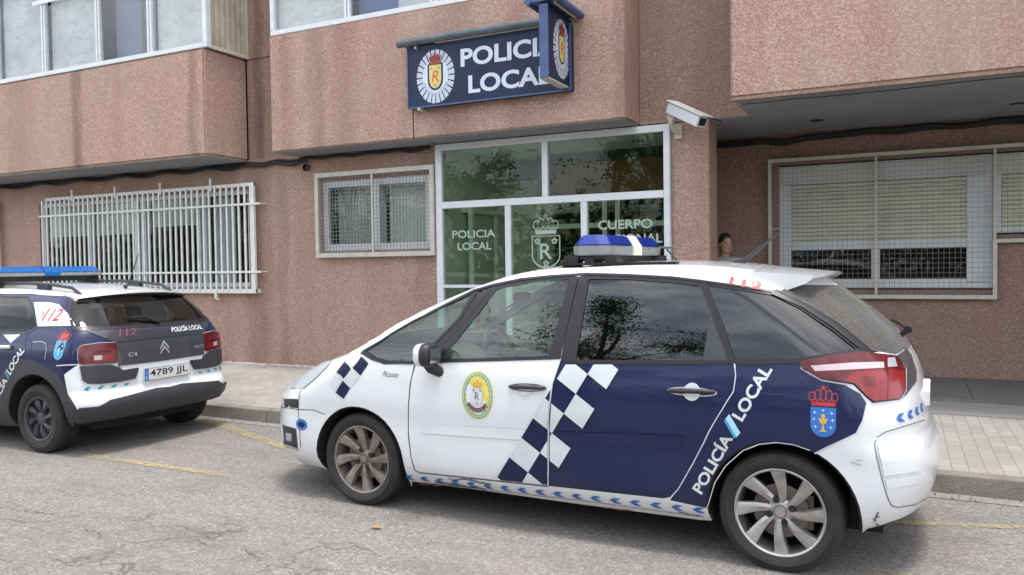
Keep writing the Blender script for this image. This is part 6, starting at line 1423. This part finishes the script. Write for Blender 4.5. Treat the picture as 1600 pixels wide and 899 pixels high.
pr.rotation_euler = (0, 0, .65)

# ------------------------------------------------------------------ trees across the street (seen only mirrored in glass)
def tree(x, y, h, r, seed, label, grp='trees across the street'):
    rnd = random.Random(seed); t_ = thing('tree', label, 'tree', (x, y, 0), 0, grp)
    b = MB(); b.tube([(x, y, 0), (x + .1, y, h * .3), (x - .05, y + .1, h * .55), (x + .1, y, h * .8)], [.24, .18, .12, .04], 9)
    cl = []
    for k in range(11):
        a = rnd.uniform(0, 2 * PI); z = h * rnd.uniform(.35, .92); rr = r * rnd.uniform(.35, .95) * (1 - abs(z / h - .6) * .8); e_ = Vector((x + cos(a) * rr, y + sin(a) * rr, z)); cl.append(e_)
        b.tube([(x, y, z * .62), (Vector((x, y, z * .62)) + e_) / 2 + Vector((0, 0, .2)), e_], [.08, .05, .02], 6)
    tb = b
    b = MB(); V = b.v; F = b.f; near_ = y > -10; nl = 30000 if near_ else 7000; lo_, hi_ = (.022, .05) if near_ else (.06, .11)
    tw = []
    for c in cl:
        for q in range(14):
            e_ = c + Vector((rnd.gauss(0, r * .34), rnd.gauss(0, r * .34), rnd.gauss(0, r * .24)))
            if e_.z > 1.8: tw.append((c, e_))
    for k in range(nl):
        c, e_ = rnd.choice(tw); q = rnd.random() ** .6; sp = .10 + .10 * q; p = c.lerp(e_, q) + Vector((rnd.gauss(0, sp), rnd.gauss(0, sp), rnd.gauss(0, sp)))
        n = Vector((rnd.gauss(0, 1), rnd.gauss(0, 1), rnd.gauss(0, 1) + .6)).normalized(); a = n.orthogonal().normalized() * rnd.uniform(lo_, hi_); d_ = n.cross(a) * .6
        q0 = len(V); V += [p - a, p + d_, p + a, p - d_]; F.append([q0, q0 + 1, q0 + 2, q0 + 3]); b.m.append(0)
    for c, e_ in tw: tb.tube([c, c.lerp(e_, .5) + Vector((0, 0, .05)), e_], [.014, .009, .004], 4)
    tb.build('trunk', 'bark', t_, smooth=1); b.build('crown', 'leaf', t_)
for i, (x, y, h, r) in enumerate(((-19, -14, 7.2, 2.6), (-11.5, -15, 7.8, 2.8), (-5.5, -14, 6.2, 2.2), (1.5, -15, 6.8, 2.4), (8, -15, 6.2, 2.3), (15, -15, 7, 2.6), (-26, -15, 7.6, 2.8), (-34, -14, 6.6, 2.5))):
    tree(x, y, h, r, i + 20, 'leafy green tree on the far side of the street, mirrored in the car windows')
for i, (x, y, h, r, lb_) in enumerate(((-7.2, -7.6, 10.8, 2.5, 'tall leafy street tree opposite the minivan, nearest of those across the street'), (1.0, -9.5, 8.4, 1.9, 'slimmer leafy street tree across the road, right of the tall one'))): tree(x, y, h, r, 60 + i, lb_, None)
b = MB(); b.box(-45, 30, -17.5, -17.2, 0, 1.1); tag(b.build('low_wall', 'band'), 'low concrete wall behind the trees across the street', 'wall')
rnd = random.Random(5); b = MB()
for k in range(9000):
    p = Vector((rnd.uniform(-60, 40), -20 + rnd.gauss(0, 1.2), abs(rnd.gauss(1.7, 1.3)))); n = Vector((rnd.gauss(0, 1), rnd.gauss(0, 1), rnd.gauss(0, 1) + .6)).normalized(); a = n.orthogonal().normalized() * rnd.uniform(.2, .4); d_ = n.cross(a); b.add([p - a, p + d_ * .6, p + a, p - d_ * .6], [(0, 1, 2, 3)])
o = b.build('hedge', 'leaf'); o['kind'] = 'stuff'; o['label'] = 'dense green hedge behind the trees across the street'; o['category'] = 'hedge'
# grit and dry leaf bits gathered in the gutter and on the bay
rnd = random.Random(41); b = MB()
for k in range(900):
    x = rnd.uniform(-9, 2.5); y = KY(x) - abs(rnd.gauss(0, .10)) - .01 if k % 3 else rnd.uniform(2.0, 6.1); r = rnd.uniform(.003, .010) * (1.3 if k % 3 else .9); a = rnd.uniform(0, PI)
    b.add([(x + r * cos(a), y + r * sin(a), .0085), (x - r * .6 * sin(a), y + r * .6 * cos(a), .0085 + r * .3), (x - r * cos(a), y - r * sin(a), .0085), (x + r * .6 * sin(a), y - r * .6 * cos(a), .0085), (x, y, .010 + r * .7)], [(0, 1, 4), (1, 2, 4), (2, 3, 4), (3, 0, 4)], 0 if rnd.random() < .6 else 1)
o = b.build('grit', ['kerb_stone', 'bark']); o['kind'] = 'stuff'; o['label'] = 'fine grit and leaf crumbs scattered on the road and in the gutter'; o['category'] = 'grit'
# fallen leaf
b = MB(); p = atz(587, 827, 0); b.add([(p.x - .04, p.y, .012), (p.x, p.y - .02, .022), (p.x + .05, p.y + .005, .012), (p.x, p.y + .022, .018)], [(0, 1, 2, 3)]); tag(b.build('fallen_leaf', 'leaf_fallen'), 'small yellow leaf lying on the asphalt in front of the minivan', 'leaf')

# ------------------------------------------------------------------ light
SUN_EL, SUN_AZ = radians(80), radians(120)      # azimuth of the sun measured clockwise from +Y
sd_ = Vector((sin(SUN_AZ) * cos(SUN_EL), cos(SUN_AZ) * cos(SUN_EL), sin(SUN_EL)))
L = bpy.data.lights.new('sun', 'SUN'); L.energy = 1.35; L.angle = radians(12); L.color = (1, .96, .90)
lo = bpy.data.objects.new('sun', L); COL.objects.link(lo); lo.rotation_euler = (-sd_).to_track_quat('-Z', 'Y').to_euler(); lo.location = sd_ * 50
wd = bpy.data.worlds.new('World'); scene.world = wd; wd.use_nodes = True; nt = wd.node_tree; nt.nodes.clear()
out = nt.nodes.new('ShaderNodeOutputWorld'); bg = nt.nodes.new('ShaderNodeBackground'); sky = nt.nodes.new('ShaderNodeTexSky'); sky.sky_type = 'NISHITA'; sky.sun_disc = False
sky.sun_elevation = SUN_EL; sky.sun_rotation = SUN_AZ; sky.dust_density = 2.0; sky.air_density = 1.0; sky.ozone_density = 1.0
hs = nt.nodes.new('ShaderNodeHueSaturation'); hs.inputs['Saturation'].default_value = .55
tc = nt.nodes.new('ShaderNodeTexCoord'); mp = nt.nodes.new('ShaderNodeMapping'); mp.inputs['Scale'].default_value = (1, 1, 2.2); no = nt.nodes.new('ShaderNodeTexNoise'); no.inputs['Scale'].default_value = 2.6; no.inputs['Detail'].default_value = 8; no.inputs['Roughness'].default_value = .62
rp = nt.nodes.new('ShaderNodeValToRGB'); rp.color_ramp.elements[0].position = .40; rp.color_ramp.elements[1].position = .62
mx = nt.nodes.new('ShaderNodeMix'); mx.data_type = 'RGBA'; mx.inputs[7].default_value = (8.6, 8.8, 9.2, 1)
nt.links.new(tc.outputs['Generated'], mp.inputs[0]); nt.links.new(mp.outputs[0], no.inputs['Vector']); nt.links.new(no.outputs['Fac'], rp.inputs[0]); nt.links.new(sky.outputs[0], hs.inputs['Color'])
nt.links.new(hs.outputs[0], mx.inputs[6]); nt.links.new(rp.outputs[0], mx.inputs[0]); nt.links.new(mx.outputs[2], bg.inputs[0]); bg.inputs[1].default_value = .15; nt.links.new(bg.outputs[0], out.inputs[0])
scene.view_settings.view_transform = 'Standard'; scene.view_settings.look = 'None'; scene.view_settings.gamma = 1; scene.view_settings.exposure = 1.1
scene.render.engine = 'CYCLES'; scene.cycles.max_bounces = 8; scene.cycles.transparent_max_bounces = 16; scene.cycles.caustics_reflective = False; scene.cycles.caustics_refractive = False
for o in bpy.data.objects:
    for k in ('_base', '_local'):
        if k in o: del o[k]
